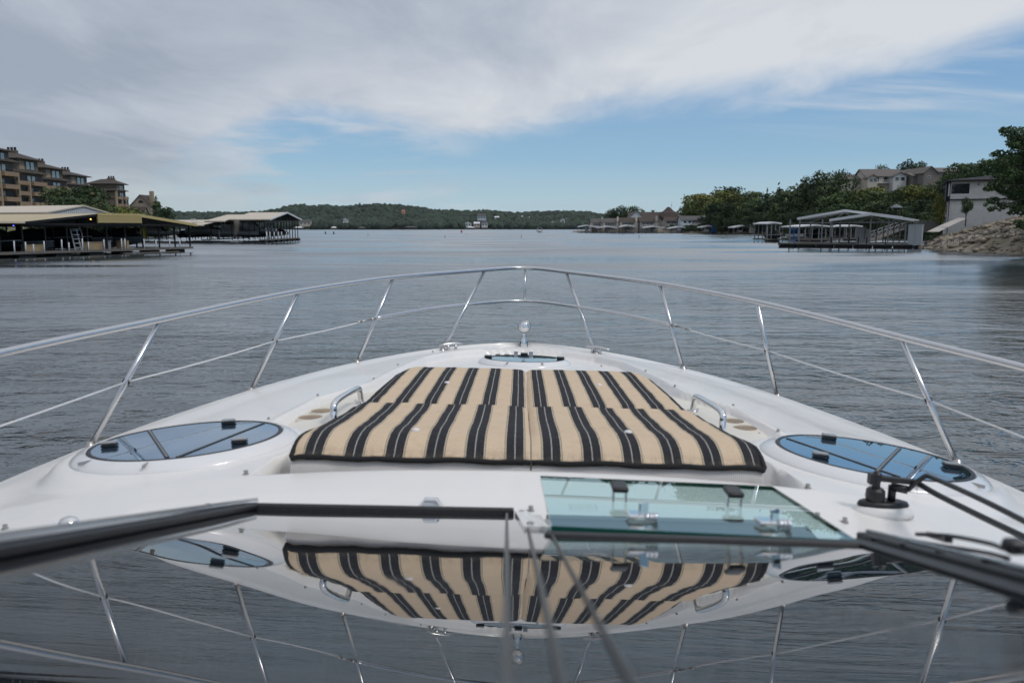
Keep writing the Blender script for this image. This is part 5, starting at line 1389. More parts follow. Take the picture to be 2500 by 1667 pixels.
# dock B
a, u, v2, L = frame(655, 592, 730.6, 586.7); DB = DF(a, u, v)
r = thing('covered_dock', 'farther covered dock with white edged gable roof standing out into the lake', 'dock', a)
def dockroof(D, r, prof, j0, j1, mat, trim=None):
    m = MB(); roof_sheet(D, m, prof, j0, j1, .18); m.build('roof_panel', mat, r)
    m = MB(); roof_sheet(D, m, [(p_, z_ - .22) for p_, z_ in prof], j0 + .05, j1 - .05, .02); m.build('roof_shade_sheet', M_ROOFSHADE, r)
    for (s0, z0), (s1, z1) in zip(prof[:-1], prof[1:]): MB().bar(D.p(s0, j0 - .04, z0 - .08), D.p(s1, j0 - .04, z1 - .08), .08, .26).build('fascia', trim or mat, r)
dockroof(DB, r, [(-.8, 3.95), (12.3, 5.35), (24.8, 4.15)], -.8, 7.6, M_TANROOF2, M_WROOF)
dockroof(DB, r, [(-3.0, 3.65), (10.5, 4.95), (22, 4.0)], 7.6, 12.2, M_TANROOF2, M_BSTEEL)
dockroof(DB, r, [(-3.0, 2.95), (10.0, 4.0), (20, 3.1)], 12.2, 50, M_TANROOF2, M_BSTEEL)
for jv in (0, 3.8, 7.5, 12, 17, 22, 28, 35, 42):
    for s_ in np.arange(0, 24.2, 2.4 if jv == 0 else 3.4):
        top = interp(s_, [-1, 12.3, 25], [3.8, 5.1, 4.0]) if jv < 8 else 3.0
        m = MB(); DB.box(m, s_ - .08, s_ + .08, jv - .08, jv + .08, .35, top); m.build('post', M_BSTEEL, r)
for jv in (0, 7.5):
    m = MB(); DB.box(m, -.6, 24.4, jv - .08, jv + .08, 3.55, 3.78); m.build('eave_beam', M_BSTEEL, r)
    for s_ in np.arange(0, 24, 4.8): MB().bar(DB.p(s_, jv, 3.7), DB.p(s_ + 1.6, jv, interp(s_ + 1.6, [-1, 12.3, 25], [3.8, 5.1, 4.0])), .09, .09).build('brace', M_BSTEEL, r)
m = MB(); DB.box(m, -3, 24.3, -.3, 1.0, .35, .52); m.build('walkway', M_PLANK, r)
m = MB(); DB.box(m, -3, 24.3, 12.0, 13.0, .35, .52); m.build('walkway', M_PLANK, r)
for s_ in np.arange(-3, 24, 4.4): m = MB(); DB.box(m, s_ + .2, s_ + 2.4, -.15, .9, -.3, .33); m.build('float', M_FLOAT, r)
for s_ in (-1.8, .4, 3.4, 6.3, 9, 13): m = MB(); p0 = DB.p(s_, -.3, .3); m.tube([p0, p0 + Vector((0, 0, 1.5))], .09, 7); m.build('bumper_post', M_PVC, r, smooth=True)
for s_ in (2, 5.5): m = MB(); p0 = DB.p(s_, 9 + s_, .3); m.tube([p0, p0 + Vector((0, 0, 1.7))], .09, 7); m.build('bumper_post', M_PVC, r, smooth=True)
for k_, (s_, j_) in enumerate(((13.5, 1.2), (17.5, 2), (21.5, 1.5), (7, 13.5), (12, 14), (17, 14), (3, 30), (9, 30))):
    boat_hull(DB, s_, j_, 9, 2.9, 1.5, M_CANVAS if k_ % 2 else M_HULLG, M_CANVAS, label=['dark covered boat under the middle of the farther dock gable', 'black covered boat right of the middle of the farther dock', 'dark boat at the outer end of the farther dock', 'black covered boat in the second row of the farther dock, left', 'dark boat in the second row of the farther dock, middle', 'black covered boat in the second row of the farther dock, right', 'grey hull deep under the low left roof of the farther dock', 'black covered boat under the low left roof of the farther dock'][k_], group=GB)
# rolled tarp hanging at the corner
cu = thing('hanging_tarp', 'grey brown tarp hanging from the eave of the farther covered dock', 'tarp', DB.p(-.6, 6.2, 1))
m = MB(); m.tube([DB.p(-.8, 6.0, 3.8), DB.p(-.7, 6.2, 2.8), DB.p(-.8, 6.4, 1.6), DB.p(-.9, 6.7, .8)], [.55, .50, .36, .22], 9); m.build('tarp_cloth', M('tarp_cloth', (0.14, 0.13, 0.11), .9), cu, smooth=True)
boat_hull(DB, 3.4, 9.0, 10, 3.2, 2.0, M_HULLG, None, M_HULLG, label='grey cruiser with curved arch under the left bay of the farther dock', group=GB)
boat_hull(DB, 2.0, 20.0, 9, 3.0, 1.7, M_HULLG, None, M_HULLG, label='grey boat at the left end of the farther dock', group=GB)
boat_hull(DB, 3.5, 3.0, 9.5, 3.0, 1.6, M_HULLG, None, M_HULLG, label='white topped cruiser behind the hanging tarp', group=GB)
boat_hull(DB, 9.5, .8, 10, 3.4, 2.2, M_HULLW, None, M_HULLW, label='large white cruiser under the gable of the farther dock', group=GB)
m = MB(); DB.box(m, 6.4, 6.6, .9, 2.6, 2.4, 3.3); sg = thing('notice_board', 'white square notice board hung under the farther dock gable', 'sign', DB.p(6.5, 1.6, 2.4)); m.build('board', M_WHITE, sg)
ladder(DB, .6, .2, .5, 1.9, .9, 'boarding steps at the near corner of the farther covered dock')
m = MB(); m.lathe([(.55, 0), (.55, 1.9), (.45, 2.0), (0, 2.02)], DB.p(-1.5, 26.5, .5), 14); ob = m.build('yellow_drum', M('dull_yellow', (0.20, 0.16, 0.02), .5)); tag(ob, 'dull yellow drum standing at the left end of the farther dock', 'drum')

# ---- town houses on the point
def terrace(px0, px1, pyt, pyb, Y, wall, roof, label, chim=True, depth=9, gable_right=True, rail=M_WHITE, blue=False):
    A, B_ = at(px0, pyb, Y), at(px1, pyb, Y); x0, x1 = A.x, B_.x; zt = at(px0, pyt, Y).z; z0 = .6; ze = zt - 2.0
    r = thing('town_house', label, 'house', (x0, Y, z0), 'town houses on the point')
    a, b_ = MB(), MB(); gable_block(a, b_, x0, x1, Y, Y + depth, z0 - 1, ze, zt, .5, 'x'); a.build('wall', wall, r); b_.build('roof', roof, r)
    wd = x1 - x0; xb0, xb1 = x0 + wd * (.42 if blue else .10), x1 - wd * .22
    for zf in (ze - 2.7, ze - 5.4):
        if zf < 1: continue
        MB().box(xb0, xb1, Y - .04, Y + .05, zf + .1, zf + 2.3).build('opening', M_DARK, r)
        MB().box(xb0 - .2, xb1 + .2, Y - 1.5, Y - .05, zf - .15, zf).build('balcony', rail, r)
        ra = MB(); ra.box(xb0 - .2, xb1 + .2, Y - 1.5, Y - 1.42, zf + .95, zf + 1.05)
        for q in np.arange(xb0 - .2, xb1 + .2, .35): ra.box(q, q + .10, Y - 1.48, Y - 1.43, zf, zf + .95)
        ra.build('railing', rail, r)
        n_ = 3
        for q in range(n_): add_window(r, xb0 + (xb1 - xb0) * (q + .2) / n_, xb0 + (xb1 - xb0) * (q + .75) / n_, zf + .3, zf + 2.0, y=Y - .05, mat=M_WINDOW)
    if blue:
        for q in (.1, .28):
            for zf in (ze - 1.6, ze - 4.5): add_window(r, x0 + wd * q, x0 + wd * (q + .1), zf, zf + 1.0, y=Y)
    if chim: MB().box(x1 - wd * .16, x1 - wd * .06, Y - .35, Y + 1.0, z0 - 1, zt + .9).build('chimney', wall, r)
    return r
M_CREAMW = M('pale_cream_siding', (0.52, 0.48, 0.40), var=(1, .3, (.42, .39, .32))); M_GREYW = M('grey_siding', (0.32, 0.31, 0.29), var=(1, .3, (.17, .165, .155)))
terrace(1444, 1473, 534.5, 556, 440, M_CREAMW, M_GROOF, 'leftmost small cream town house on the point')
terrace(1473, 1512, 533.5, 556, 436, M_CREAMW, M_GROOF, 'second cream town house with a pale gable end and wide chimney')
terrace(1514, 1558, 532, 557, 434, M_CREAMW, M_BROOF, 'brown roofed town house left of centre in the waterside row')
terrace(1562, 1607, 531, 558, 432, M_GREYW, M_BROOF, 'grey town house with two balconies in front of the long hall')
terrace(1624, 1662, 530, 557, 438, M_GREYW, M_BROOF, 'brown roofed town house with dark bushes in front')
terrace(1662, 1727, 527.6, 561, 428, M_BGREY, M_GROOF, 'light blue grey town house with white balconies and two chimneys', blue=True)
# long hall with the tower roof
P1, P2 = at(1537, 530, 475), at(1606, 530, 475)
r = thing('long_hall', 'long dark roofed hall with a conical tower behind the town houses', 'hall', (P1.x, 475, 3))
a, b_ = MB(), MB(); gable_block(a, b_, P1.x, P2.x + 4, 475, 487, 1, 8.2, 11.8, .6, 'x'); a.build('wall', M_GREYW, r); rf = b_.build('roof', M_HROOF, r)
a, b_ = MB(), MB(); gable_block(a, b_, P1.x - 1, P1.x + 7, 468, 474.8, 1, 8.6, 12.3, .5, 'y'); a.build('gable_wall', M_BGREY, r); b_.build('gable_roof', M_GROOF, r)
cx = at(1594, 520, 481).x; MB().box(cx - .7, cx + .7, 480.4, 481.8, 11.3, 12.7).build('cupola', M_GREYW, rf); MB().box(cx - 1.1, cx + 1.1, 480, 482.2, 12.7, 13.0).build('cupola_cap', M_HROOF, rf)
cx = at(1632, 520, 478).x
MB().lathe([(5.6, 1), (5.6, 9.2)], (cx, 478, 0), 8).build('tower_wall', M_CREAMW, r); tw = MB().lathe([(6.8, 9.0), (6.8, 9.25), (5.0, 11.6), (3.0, 12.6), (1.0, 14.6), (0, 15.0)], (cx, 478, 0), 8).build('tower_roof', M_BROOF, r)
MB().lathe([(.12, 14.8), (.10, 16.2), (.35, 16.3), (.04, 16.5), (.03, 18), (0, 18)], (cx + 1.6, 478, 0), 6).build('finial', M_BSTEEL, tw)
for k in range(5): add_window(r, cx - 4.2 + k * 1.8, cx - 3.2 + k * 1.8, 6.6, 8.4, y=472.3)
# waterside docks in front
def white_dock(px0, px1, pyr, Y, label, posts=5, depth=9, mat=None, th=.25, rise=.75):
    if Y > 300: th = .5
    A, B_ = at(px0, pyr, Y), at(px1, pyr, Y); x0, x1, zt = A.x, B_.x, A.z
    r = thing('boat_dock', label, 'dock', (x0, Y, 0), 'white roofed docks along the right shore')
    xm = (x0 + x1) / 2; m = MB(); q = [(x0, zt - rise), (xm, zt), (x1, zt - rise)]
    for (xa, za), (xb, zb) in zip(q[:-1], q[1:]):
        m.add([(xa, Y - .5, za), (xb, Y - .5, zb), (xb, Y + depth, zb), (xa, Y + depth, za), (xa, Y - .5, za + th), (xb, Y - .5, zb + th), (xb, Y + depth, zb + th), (xa, Y + depth, za + th)], [(0, 3, 2, 1), (4, 5, 6, 7), (0, 1, 5, 4), (1, 2, 6, 5), (2, 3, 7, 6), (3, 0, 4, 7)])
    m.build('roof', mat or M_WROOF, r)
    MB().box(x0 + .1, x1 - .1, Y - .6, Y + 1.2, .25, .5).build('walkway', M_PLANK, r); MB().box(x0 + .3, x1 - .3, Y - .5, Y + 1.0, -.3, .24).build('float', M_FLOAT, r)
    MB().box(x0 + .1, x1 - .1, Y + depth - 1.2, Y + depth, .25, .5).build('walkway', M_PLANK, r)
    for k in range(posts):
        for yy_ in (Y - .3, Y + depth - .4):
            xx_ = x0 + .3 + (x1 - x0 - .6) * k / (posts - 1); MB().box(xx_ - .07, xx_ + .07, yy_, yy_ + .14, .5, zt - rise - .02 + rise * .9 * (1 - abs(2 * k / (posts - 1) - 1))).build('post', M_GALV, r)
    return r, x0, x1
vd = [(1412, 1452, 551.5, 424, 'leftmost white roofed dock at the tip of the point'), (1440, 1462, 555, 430, 'low flat dock tucked behind the leftmost two'), (1458, 1506, 554, 423, 'long white roofed dock before the cream town houses'),
      (1514, 1550, 551.5, 423, 'white roofed dock with two levels before the brown roofed house'), (1571, 1622, 554, 420, 'longest white roofed dock, in front of the grey town house'), (1634, 1684, 555.2, 418, 'tan white dock roof with orange tint left of the blue grey house'),
      (1712, 1748, 552.5, 372, 'white roofed dock with a blue panel right of the blue grey house'), (1790, 1834, 552.5, 350, 'white roofed dock alone below the wooded slope')]
for i, (x0, x1, py, Y, lb) in enumerate(vd):
    rr, xa, xb = white_dock(x0, x1, py, Y, lb)
    if i in (0, 2, 3, 4, 6, 7):
        D_ = DF(Vector((xa + (xb - xa) * .55, Y, 0)), Vector((1, 0, 0)), Vector((0, 1, 0)))
        boat_hull(D_, 0, 1.0, 6.5, 2.3, 1.3, M_HULLW, M_CANVAS if i % 2 else None, None if i % 2 else M_HULLW, label=['small white boat under the leftmost point dock', '', 'white boat lifted under the long dock of the point', 'covered boat under the two level dock', 'white cruiser under the longest point dock', '', 'boat beside the blue panel of the right shore dock', 'covered boat in the lone dock below the wooded slope'][i], group='boats in the docks of the point')
MB_ = MB(); q = at(1742, 562, 371); MB_.box(q.x - .9, q.x + .9, 370.6, 371.2, .5, 4); tag(MB_.build('blue_slide', M_BLUE), 'bright blue panel standing on the dock right of the blue grey house', 'panel')
q = at(1838, 562, 348); r = thing('dock_shed', 'white dock shed with a ramp, right of the lone dock under the slope', 'shed', (q.x, 348, .4)); MB().box(q.x - 1.1, q.x + 1.1, 348, 350.5, .4, 3.6).build('wall', M_CREAMW, r); MB().box(q.x - 1.3, q.x + 1.3, 347.7, 350.8, 3.6, 3.8).build('roof', M_WROOF, r)
MB().bar((q.x - .3, 349, 3.9), (q.x + 1.7, 352, 7.2), .4, .12).build('ramp', M_GALV, r)
white_dock(1869, 1907, 545, 148, 'white roofed dock partly hidden behind the near grey boat dock, left side', 4, 8, rise=.2)
boat_hull(DF(Vector((46.9, 146, 0)), Vector((1, 0, 0)), Vector((0, 1, 0))), 0, 0, 6, 2.3, 1.1, M_CANVAS, M_CANVAS, label='black covered boat at the dock left of the blue ladder', group='boats in the docks of the point')
white_dock(1945, 2036, 551.5, 150, 'low white roofed dock seen through the near grey boat dock', 6, 9, rise=.3)
boat_hull(DF(Vector((57, 151, 0)), Vector((1, 0, 0)), Vector((0, 1, 0))), 0, 0, 7, 2.6, 1.3, M_CANVAS, M_CANVAS, label='black covered boat behind the near grey dock', group='boats in the docks of the point')
boat_hull(DF(Vector((53, 151, 0)), Vector((1, 0, 0)), Vector((0, 1, 0))), 0, 0, 7, 2.6, 1.2, M_HULLW, M_CANVAS, label='white hull with dark cover behind the near grey dock', group='boats in the docks of the point')
white_dock(2062, 2104, 552, 160, 'small white roofed dock right of the low long one behind the near grey dock', 4, 8, rise=.2)

# ---- near grey boat dock on the right
a, u, v, L = frame(1902, 604, 2234, 608); DR = DF(a, u, v if v.y > 0 else -v)
r = thing('open_boat_dock', 'empty galvanised boat dock with two white edged gable roofs near the right shore', 'dock', a)
def pxs(px):   # s coordinate on the dock face for a picture column
    lo, hi = -5.0, 30.0
    for _ in range(50):
        m_ = (lo + hi) / 2; P = DR.p(m_, 0, 0); lo, hi = (m_, hi) if 1270 + FPX * P.x / P.y < px else (lo, m_)
    return (lo + hi) / 2
M_DROOF = M('light_grey_roof_metal', (0.46, 0.47, 0.49), .4)
def gable(s0, sm, s1, z0, zm, z1, j0, j1):
    m = MB(); roof_sheet(DR, m, [(s0, z0), (sm, zm), (s1, z1)], j0, j1, .12); m.build('roof_panel', M_DROOF, r)
    for (p_, zp), (q_, zq) in (((s0, z0), (sm, zm)), ((sm, zm), (s1, z1))): MB().bar(DR.p(p_, j0 - .05, zp - .08), DR.p(q_, j0 - .05, zq - .08), .10, .30).build('fascia', M_WROOF, r)
s2a, s2m, s2b = pxs(2014), pxs(2112), pxs(2217)
gable(s2a, s2m, s2b, 3.45, 4.15, 3.42, -.4, 5.5)
s1a, s1m = pxs(1910), pxs(2030); s1b = 2 * s1m - s1a
gable(s1a + .1, s1m, s1b + .8, 3.72, 4.72, 3.75, 5.6, 13)
for s_ in [pxs(1919), pxs(1996), s2a + .3, pxs(2155), s2b - .9, s2m]:
    for jv in (0, 5.6, 12.5): m = MB(); DR.box(m, s_ - .07, s_ + .07, jv - .07, jv + .07, .5, 3.5); m.build('post', M_GALV, r)
for jv in (0.0, 5.6):
    sa, sb, sm_, zt = (s2a, s2b, s2m, 4.0) if jv == 0 else (s1a, s1b, s1m, 4.55)
    m = MB(); DR.box(m, sa + .3, sb - .3, jv - .05, jv + .05, 3.05, 3.15); m.build('tie_beam', M_GALV, r)
    for f0, f1 in ((.12, .34), (.34, .5), (.66, .5), (.88, .66)): MB().bar(DR.p(sa + (sb - sa) * f0, jv, 3.1), DR.p(sa + (sb - sa) * f1, jv, 3.1 + (zt - 3.25) * (1 - abs(2 * f1 - 1))), .07, .07).build('truss_web', M_GALV, r)
m = MB(); DR.box(m, -.1, pxs(2208), -.3, 1.5, .42, .56); m.build('walkway', M_PLANK, r)
m = MB(); DR.box(m, -.1, pxs(2232), -.34, -.30, .30, .44); m.build('edge_rail', M_BSTEEL, r)
for k, s_ in enumerate(np.arange(0, 17, 2.2)): m = MB(); DR.box(m, s_, min(s_ + 1.9, pxs(2230)), -.25, 1.4, -.3, .28); m.build('float', M_FLOAT, r)
for px in (2063, 2105, 2150, 2020, 2085): m = MB(); s_ = pxs(px); DR.box(m, s_ - .06, s_ + .06, -.2, -.08, .45, 1.35); m.build('mooring_post', M_BSTEEL, r)
for s_ in (.3, s2a + 1.0, pxs(2200)): m = MB(); DR.box(m, s_ - .5, s_ + .5, 1.5, 12.8, .40, .52); m.build('finger_pier', M_PLANK, r)
m = MB(); DR.box(m, 0, pxs(2228), 12.6, 13.6, .40, .54); m.build('walkway', M_PLANK, r)
sa, sb = pxs(2203), pxs(2240)
lk = thing('dock_locker', 'tall light grey locker at the right end of the near boat dock', 'locker', DR.p((sa + sb) / 2, .5, .5)); m = MB(); DR.box(m, sa, sb - .15, -.2, 1.2, .5, 2.78); m.build('locker_body', M('grey_locker_paint', (0.36, 0.39, 0.42), .5), lk)
m = MB(); DR.box(m, sa - .04, sb - .11, -.24, 1.24, 2.78, 2.84); m.build('locker_top', M_DROOF, lk); m = MB(); DR.box(m, (sa + sb) / 2 - .1, (sa + sb) / 2 - .06, -.215, -.20, .6, 2.7); m.build('door_joint', M_GALV, lk)
ladder(DR, pxs(1924), .2, .56, 1.75, .55, 'bright blue boarding steps at the left end of the near boat dock', M_BLUE, 6)
m = MB(); s_ = pxs(2053); lk = thing('dock_locker', 'pair of white cabinets in the middle of the near boat dock', 'locker', DR.p(s_, 9, .5))
for q in (0, 1.1): m = MB(); DR.box(m, s_ + q, s_ + q + .95 - q * .4, 8.5, 9.3, .52, 2.5 - q * .2); m.build('cabinet', M_WHITE, lk)
# gangway with trussed railing to the shore
g0, g1 = DR.p(11.0, 12, .7), DR.p(18.5, 30, 2.3)
g0 = Vector((at(2125, 575, 113).x, 113, .7)); g1 = Vector((at(2202, 560, 122).x, 122, 2.3))
gw = thing('gangway', 'galvanised gangway with trussed rails climbing from the near dock to the slope', 'gangway', g0)
dn = (g1 - g0); sd_ = dn.cross(Vector((0, 0, 1))).normalized() * .6
MB().bar(g0, g1, 1.2, .1).build('deck', M_PLANK, gw)
for s in (-1, 1):
    ra = MB(); a1_, b1_ = g0 + sd_ * s, g1 + sd_ * s; ra.bar(a1_ + Vector((0, 0, 1.0)), b1_ + Vector((0, 0, 1.0)), .09, .09)
    for k in range(8):
        p_, q_ = a1_.lerp(b1_, k / 8), a1_.lerp(b1_, (k + 1) / 8); ra.bar(p_, p_ + Vector((0, 0, 1)), .07, .07); ra.bar(p_, q_ + Vector((0, 0, 1)), .05, .05)
    ra.build('truss_rail', M_GALV, gw)

# ---- white house on the slope at the right
M_STUCCO = M('white_painted_brick', (0.56, 0.56, 0.55), .8, bump=(9, .5), var=(2, .35, (.37, .37, .36)))
Yh = 112.0; xh0 = at(2318, 500, Yh).x; xh1 = xh0 + 22
r = thing('white_house', 'white two storey brick house with dark hip roof and one square window', 'house', (xh0, Yh, 3)); r.rotation_euler = (0, 0, -R(25))
z1_, z2_ = at(2310, 487, Yh).z, at(2320, 445, Yh).z; zb = 1.5
MB().box(xh0, xh1, Yh, Yh + 12, zb, z1_ - .12).build('lower_wall', M_STUCCO, r)
MB().box(xh0 + .0, xh1, Yh - .25, Yh + 11.9, z1_ + .02, z2_).build('upper_wall', M_STUCCO, r)
MB().box(xh0 - .05, xh1, Yh - .32, Yh + 12, z1_ - .12, z1_ + .02).build('floor_band', M_BSTEEL, r)
hp = MB(); hip(hp, xh0, xh1, Yh - .25, Yh + 12, z2_, z2_ + 1.1, .8, 5.6); rf = hp.build('roof', M('charcoal_shingles', (0.028, 0.028, 0.032), .85, bump=(5, .5)), r)
MB().box(xh0 - .5, xh0 - .05, Yh + .6, Yh + 4, z2_ - 2.5, z2_ - .1).build('side_shade_box', M_BSTEEL, r)  # black box put in for the shadowed side wall and soffit
wx0, wx1 = at(2322, 460, Yh).x, at(2361, 460, Yh).x; wz0, wz1 = at(2340, 474, Yh).z, at(2340, 449.5, Yh).z
fr = MB(); fr.box(wx0 - .35, wx1 + .05, Yh - .30, Yh - .252, wz0 - .3, wz0); fr.box(wx0 - .35, wx0, Yh - .305, Yh - .253, wz0, wz1); fr.box(wx0 - .35, wx1 + .05, Yh - .30, Yh - .252, wz1, wz1 + .08); fr.box(wx1, wx1 + .08, Yh - .305, Yh - .253, wz0, wz1)
o = fr.build('window', M_WHITE, r); MB().box(wx0, wx1, Yh - .29, Yh - .254, wz0, wz1).build('pane', M_WINDOW, o)
for k in range(1, 4): q = wx0 + (wx1 - wx0) * k / 4; MB().box(q - .03, q + .03, Yh - .31, Yh - .291, wz0, wz1).build('bar_on_glass', M_BSTEEL, o)
MB().lathe([(.16, 0), (.16, .1), (0, .11)], n=12, M=Matrix.Translation((at(2380, 452, Yh).x, Yh - .26, at(2380, 452, Yh).z)) @ Matrix.Rotation(R(90), 4, 'X')).build('wall_lamp', M_GALV, r)
MB().bar((xh0 - .08, Yh - .28, zb), (xh0 - .08, Yh - .28, z2_), .08, .10, (1, 0, 0)).build('downpipe', M_BSTEEL, r)
# concrete path climbing left of the house
pm = MB(); e1, e2 = [(2262, 566, 97), (2300, 548, 104), (2340, 532, 110)], [(2292, 566, 97), (2328, 548, 104), (2362, 532, 110)]
for (aa, bb__) in zip(e1, e2):
    for q in (aa, bb__):
        P = at(*q); pm.v.append((P.x, P.y, max(P.z, h_right(P.x, P.y) + .15)))
pm.f = [(0, 1, 3, 2), (2, 3, 5, 4)]
tag(pm.build('concrete_path', M('pale_concrete', (0.40, 0.38, 0.35), .8)), 'pale concrete path up the slope beside the white house', kind='structure')
# rubble rocks along the shore: individuals nearest, rest joined
bmr = bmesh.new(); bmesh.ops.create_icosphere(bmr, subdivisions=1, radius=1.0); rv = [v.co.copy() for v in bmr.verts]; rfc = [[v.index for v in f.verts] for f in bmr.faces]; bmr.free()
M_ROCK = M('pale_limestone', (0.34, 0.295, 0.235), .95, bump=(3, .8), var=(.9, .9, (.10, .085, .065)))
rocks = []
for k in range(6):
    rr_ = random.Random(k); me = bpy.data.meshes.new('rock'); me.from_pydata([tuple(v * (1 + rr_.uniform(-.28, .25))) for v in rv], [], rfc); me.update(); me.materials.append(M_ROCK); rocks.append(me)
def shore_pt(t_, d):
    P = SH_R[1:9]; segs = [math.dist(P[i], P[i + 1]) for i in range(len(P) - 1)]; tot = sum(segs); s = t_ * tot
    for i, L_ in enumerate(segs):
        if s <= L_ or i == len(segs) - 1:
            f = min(1, s / L_); x = P[i][0] + (P[i + 1][0] - P[i][0]) * f; y = P[i][1] + (P[i + 1][1] - P[i][1]) * f
            dx, dy = (P[i + 1][0] - P[i][0]) / L_, (P[i + 1][1] - P[i][1]) / L_; return x + dy * d, y - dx * d
        s -= L_
rr_ = random.Random(11)
for k in range(230):
    t_ = rr_.uniform(0.0, .30); d = rr_.uniform(-.4, 9.5) * rr_.uniform(.3, 1); x, y = shore_pt(t_, d); s = rr_.uniform(.22, .62) * (1.1 if d < 2 else .8)
    o = link(bpy.data.objects.new('boulder', random.choice(rocks))); o.location = (x, y, max(h_right(x, y), 0) + s * .12); o.scale = (s * rr_.uniform(.9, 1.6), s, s * rr_.uniform(.45, .7)); o.rotation_euler = (rr_.uniform(-.3, .3), rr_.uniform(-.3, .3), rr_.uniform(0, 6.3))
    tag(o, 'pale limestone boulder in the rubble bank along the right shore', 'boulder', 'boulders of the rubble bank along the right shore')
V_, F_ = [], []; k_ = 0; rva = np.array([v[:] for v in rv]); rfa = np.array(rfc)
rg = np.random.default_rng(5)
for k in range(5200):
    t_ = rg.uniform(0, 1.0) ** 1.6; d = rg.uniform(-.5, 24); x, y = shore_pt(t_, d); s = rg.uniform(.12, .45)
    V_.append(rva * (1 + rg.uniform(-.25, .25, (len(rva), 1))) * np.array([s * 1.3, s, s * .6]) + np.array([x, y, max(h_right(x, y), 0) + s * .1])); F_.append(rfa + k_ * len(rva)); k_ += 1
tag(link(bpy.data.objects.new('rubble', np_mesh('rubble', np.concatenate(V_), np.concatenate(F_), M_ROCK))), 'loose pale rubble stones covering the right shore slope', kind='stuff')
# low wire fence along the slope
fe = thing('wire_fence', 'low wire fence with crossed braces along the stony slope at the right', 'fence', (50, 90, 3))
fp0 = []
for px, py, Y in ((2246, 572, 92), (2300, 566, 90), (2345, 558, 88), (2400, 546, 85), (2450, 536, 82), (2500, 528, 79), (2560, 520, 76)):
    P = at(px, py, Y); P.z = h_right(P.x, P.y) ; fp0.append(P)
for p_, q_ in zip(fp0[:-1], fp0[1:]):
    for k in range(3):
        a1_, b1_ = p_.lerp(q_, k / 3), p_.lerp(q_, (k + 1) / 3)
        MB().bar(a1_ - Vector((0, 0, .2)), a1_ + Vector((0, 0, 1.0)), .07, .07).build('post', M_GALV, fe)
        MB().bar(a1_ + Vector((0, 0, .95)), b1_ + Vector((0, 0, .95)), .05, .05).build('top_rail', M_GALV, fe)
        MB().bar(a1_ + Vector((0, 0, .1)), b1_ + Vector((0, 0, .9)), .035, .035).build('brace', M_GALV, fe)
# picket fence left of the white house
pf = thing('picket_fence', 'pale picket fence at the foot of the dark trees left of the white house', 'fence', at(2260, 552, 118))
A, B_ = at(2230, 547, 119), at(2296, 545, 119)
for k in range(34):
    p_ = A.lerp(B_, k / 33); MB().box(p_.x - .045, p_.x + .045, 119, 119.04, p_.z - 1.3, p_.z + .35).build('picket', M('weathered_picket', (0.20, 0.195, 0.185), .9) if k == 0 else bpy.data.materials['weathered_picket'], pf)
MB().bar(A - Vector((0, -.06, .2)), B_ - Vector((0, -.06, .2)), .05, .08).build('rail', M_GALV, pf)

# ---- hilltop houses
def hill_house(px0, px1, pyr, pye, pyb, Y, wall, roof, label, axis='x', wins=(), depth=10, balc=False):
    x0, x1 = at(px0, pyb, Y).x, at(px1, pyb, Y).x; zr, ze, z0 = at(px0, pyr, Y).z, at(px0, pye, Y).z, at(px0, pyb, Y).z
    r = thing('hill_house', label, 'house', (x0, Y, z0), 'houses on top of the right hill'); a, b_ = MB(), MB()
    gable_block(a, b_, x0, x1, Y, Y + depth, z0 - 11, ze, zr, .5, axis); a.build('wall', wall, r); b_.build('roof', roof, r)
    for f0, f1, g0_, g1_ in wins: add_window(r, x0 + (x1 - x0) * f0, x0 + (x1 - x0) * f1, z0 + (ze - z0) * g0_, z0 + (ze - z0) * g1_, y=Y)
    if balc:
        MB().box(x0 + .5, x1 - .5, Y - 1.6, Y - .05, z0 + .2, z0 + .4).build('balcony', M_WHITE, r); ra = MB(); ra.box(x0 + .5, x1 - .5, Y - 1.6, Y - 1.52, z0 + 1.3, z0 + 1.4)
        for q in np.arange(x0 + .5, x1 - .5, .4): ra.box(q, q + .08, Y - 1.58, Y - 1.53, z0 + .4, z0 + 1.3)
        ra.build('railing', M_WHITE, r)
    return r
M_STONE = M('grey_stone_wall', (0.20, 0.185, 0.165), .9, var=(1, .4, (.15, .14, .125))); M_HGR = M('grey_brown_shingles', (0.15, 0.135, 0.125), .9, var=(2, .4, (.11, .10, .095)))
hill_house(2062, 2106, 425, 438, 446, 296, M_CREAMW, M_HGR, 'low left house of the hilltop row with a pale gable', 'x', ((.1, .3, .2, .8), (.5, .7, .2, .8)))
hill_house(2112, 2204, 412, 430, 450, 292, M_CREAMW, M_HGR, 'wide middle hilltop house with a white balcony', 'x', ((.08, .2, .3, .85), (.26, .36, .3, .85), (.48, .58, .3, .85)), balc=True)
hill_house(2180, 2212, 421, 430, 450, 288, M_WHITE, M_HGR, 'projecting white gable with two dark windows on the hilltop', 'y', ((.15, .42, .45, .85), (.55, .85, .45, .85)), depth=4.2)
hill_house(2118, 2142, 427, 434, 446, 288.5, M_CREAMW, M_HGR, 'small projecting gable on the left of the wide hilltop house', 'y', ((.2, .5, .2, .8), (.6, .9, .2, .8)), depth=3.4)
hill_house(2206, 2236, 414, 424, 446, 300, M_STONE, M_HGR, 'small grey gable between the hilltop houses', 'y')
hill_house(2228, 2258, 421, 430, 447, 285, M_STONE, M_HGR, 'low grey wing of the stone hilltop house', 'x')
hill_house(2254, 2286, 407, 421, 450, 280, M_STONE, M_HGR, 'tall grey stone gable of the right hilltop house', 'y', ((.3, .5, .55, .68),), depth=14)
hill_house(2284, 2344, 408.5, 420, 448, 283, M_STONE, M_HGR, 'long roof right of the tall stone gable, half behind trees', 'x')
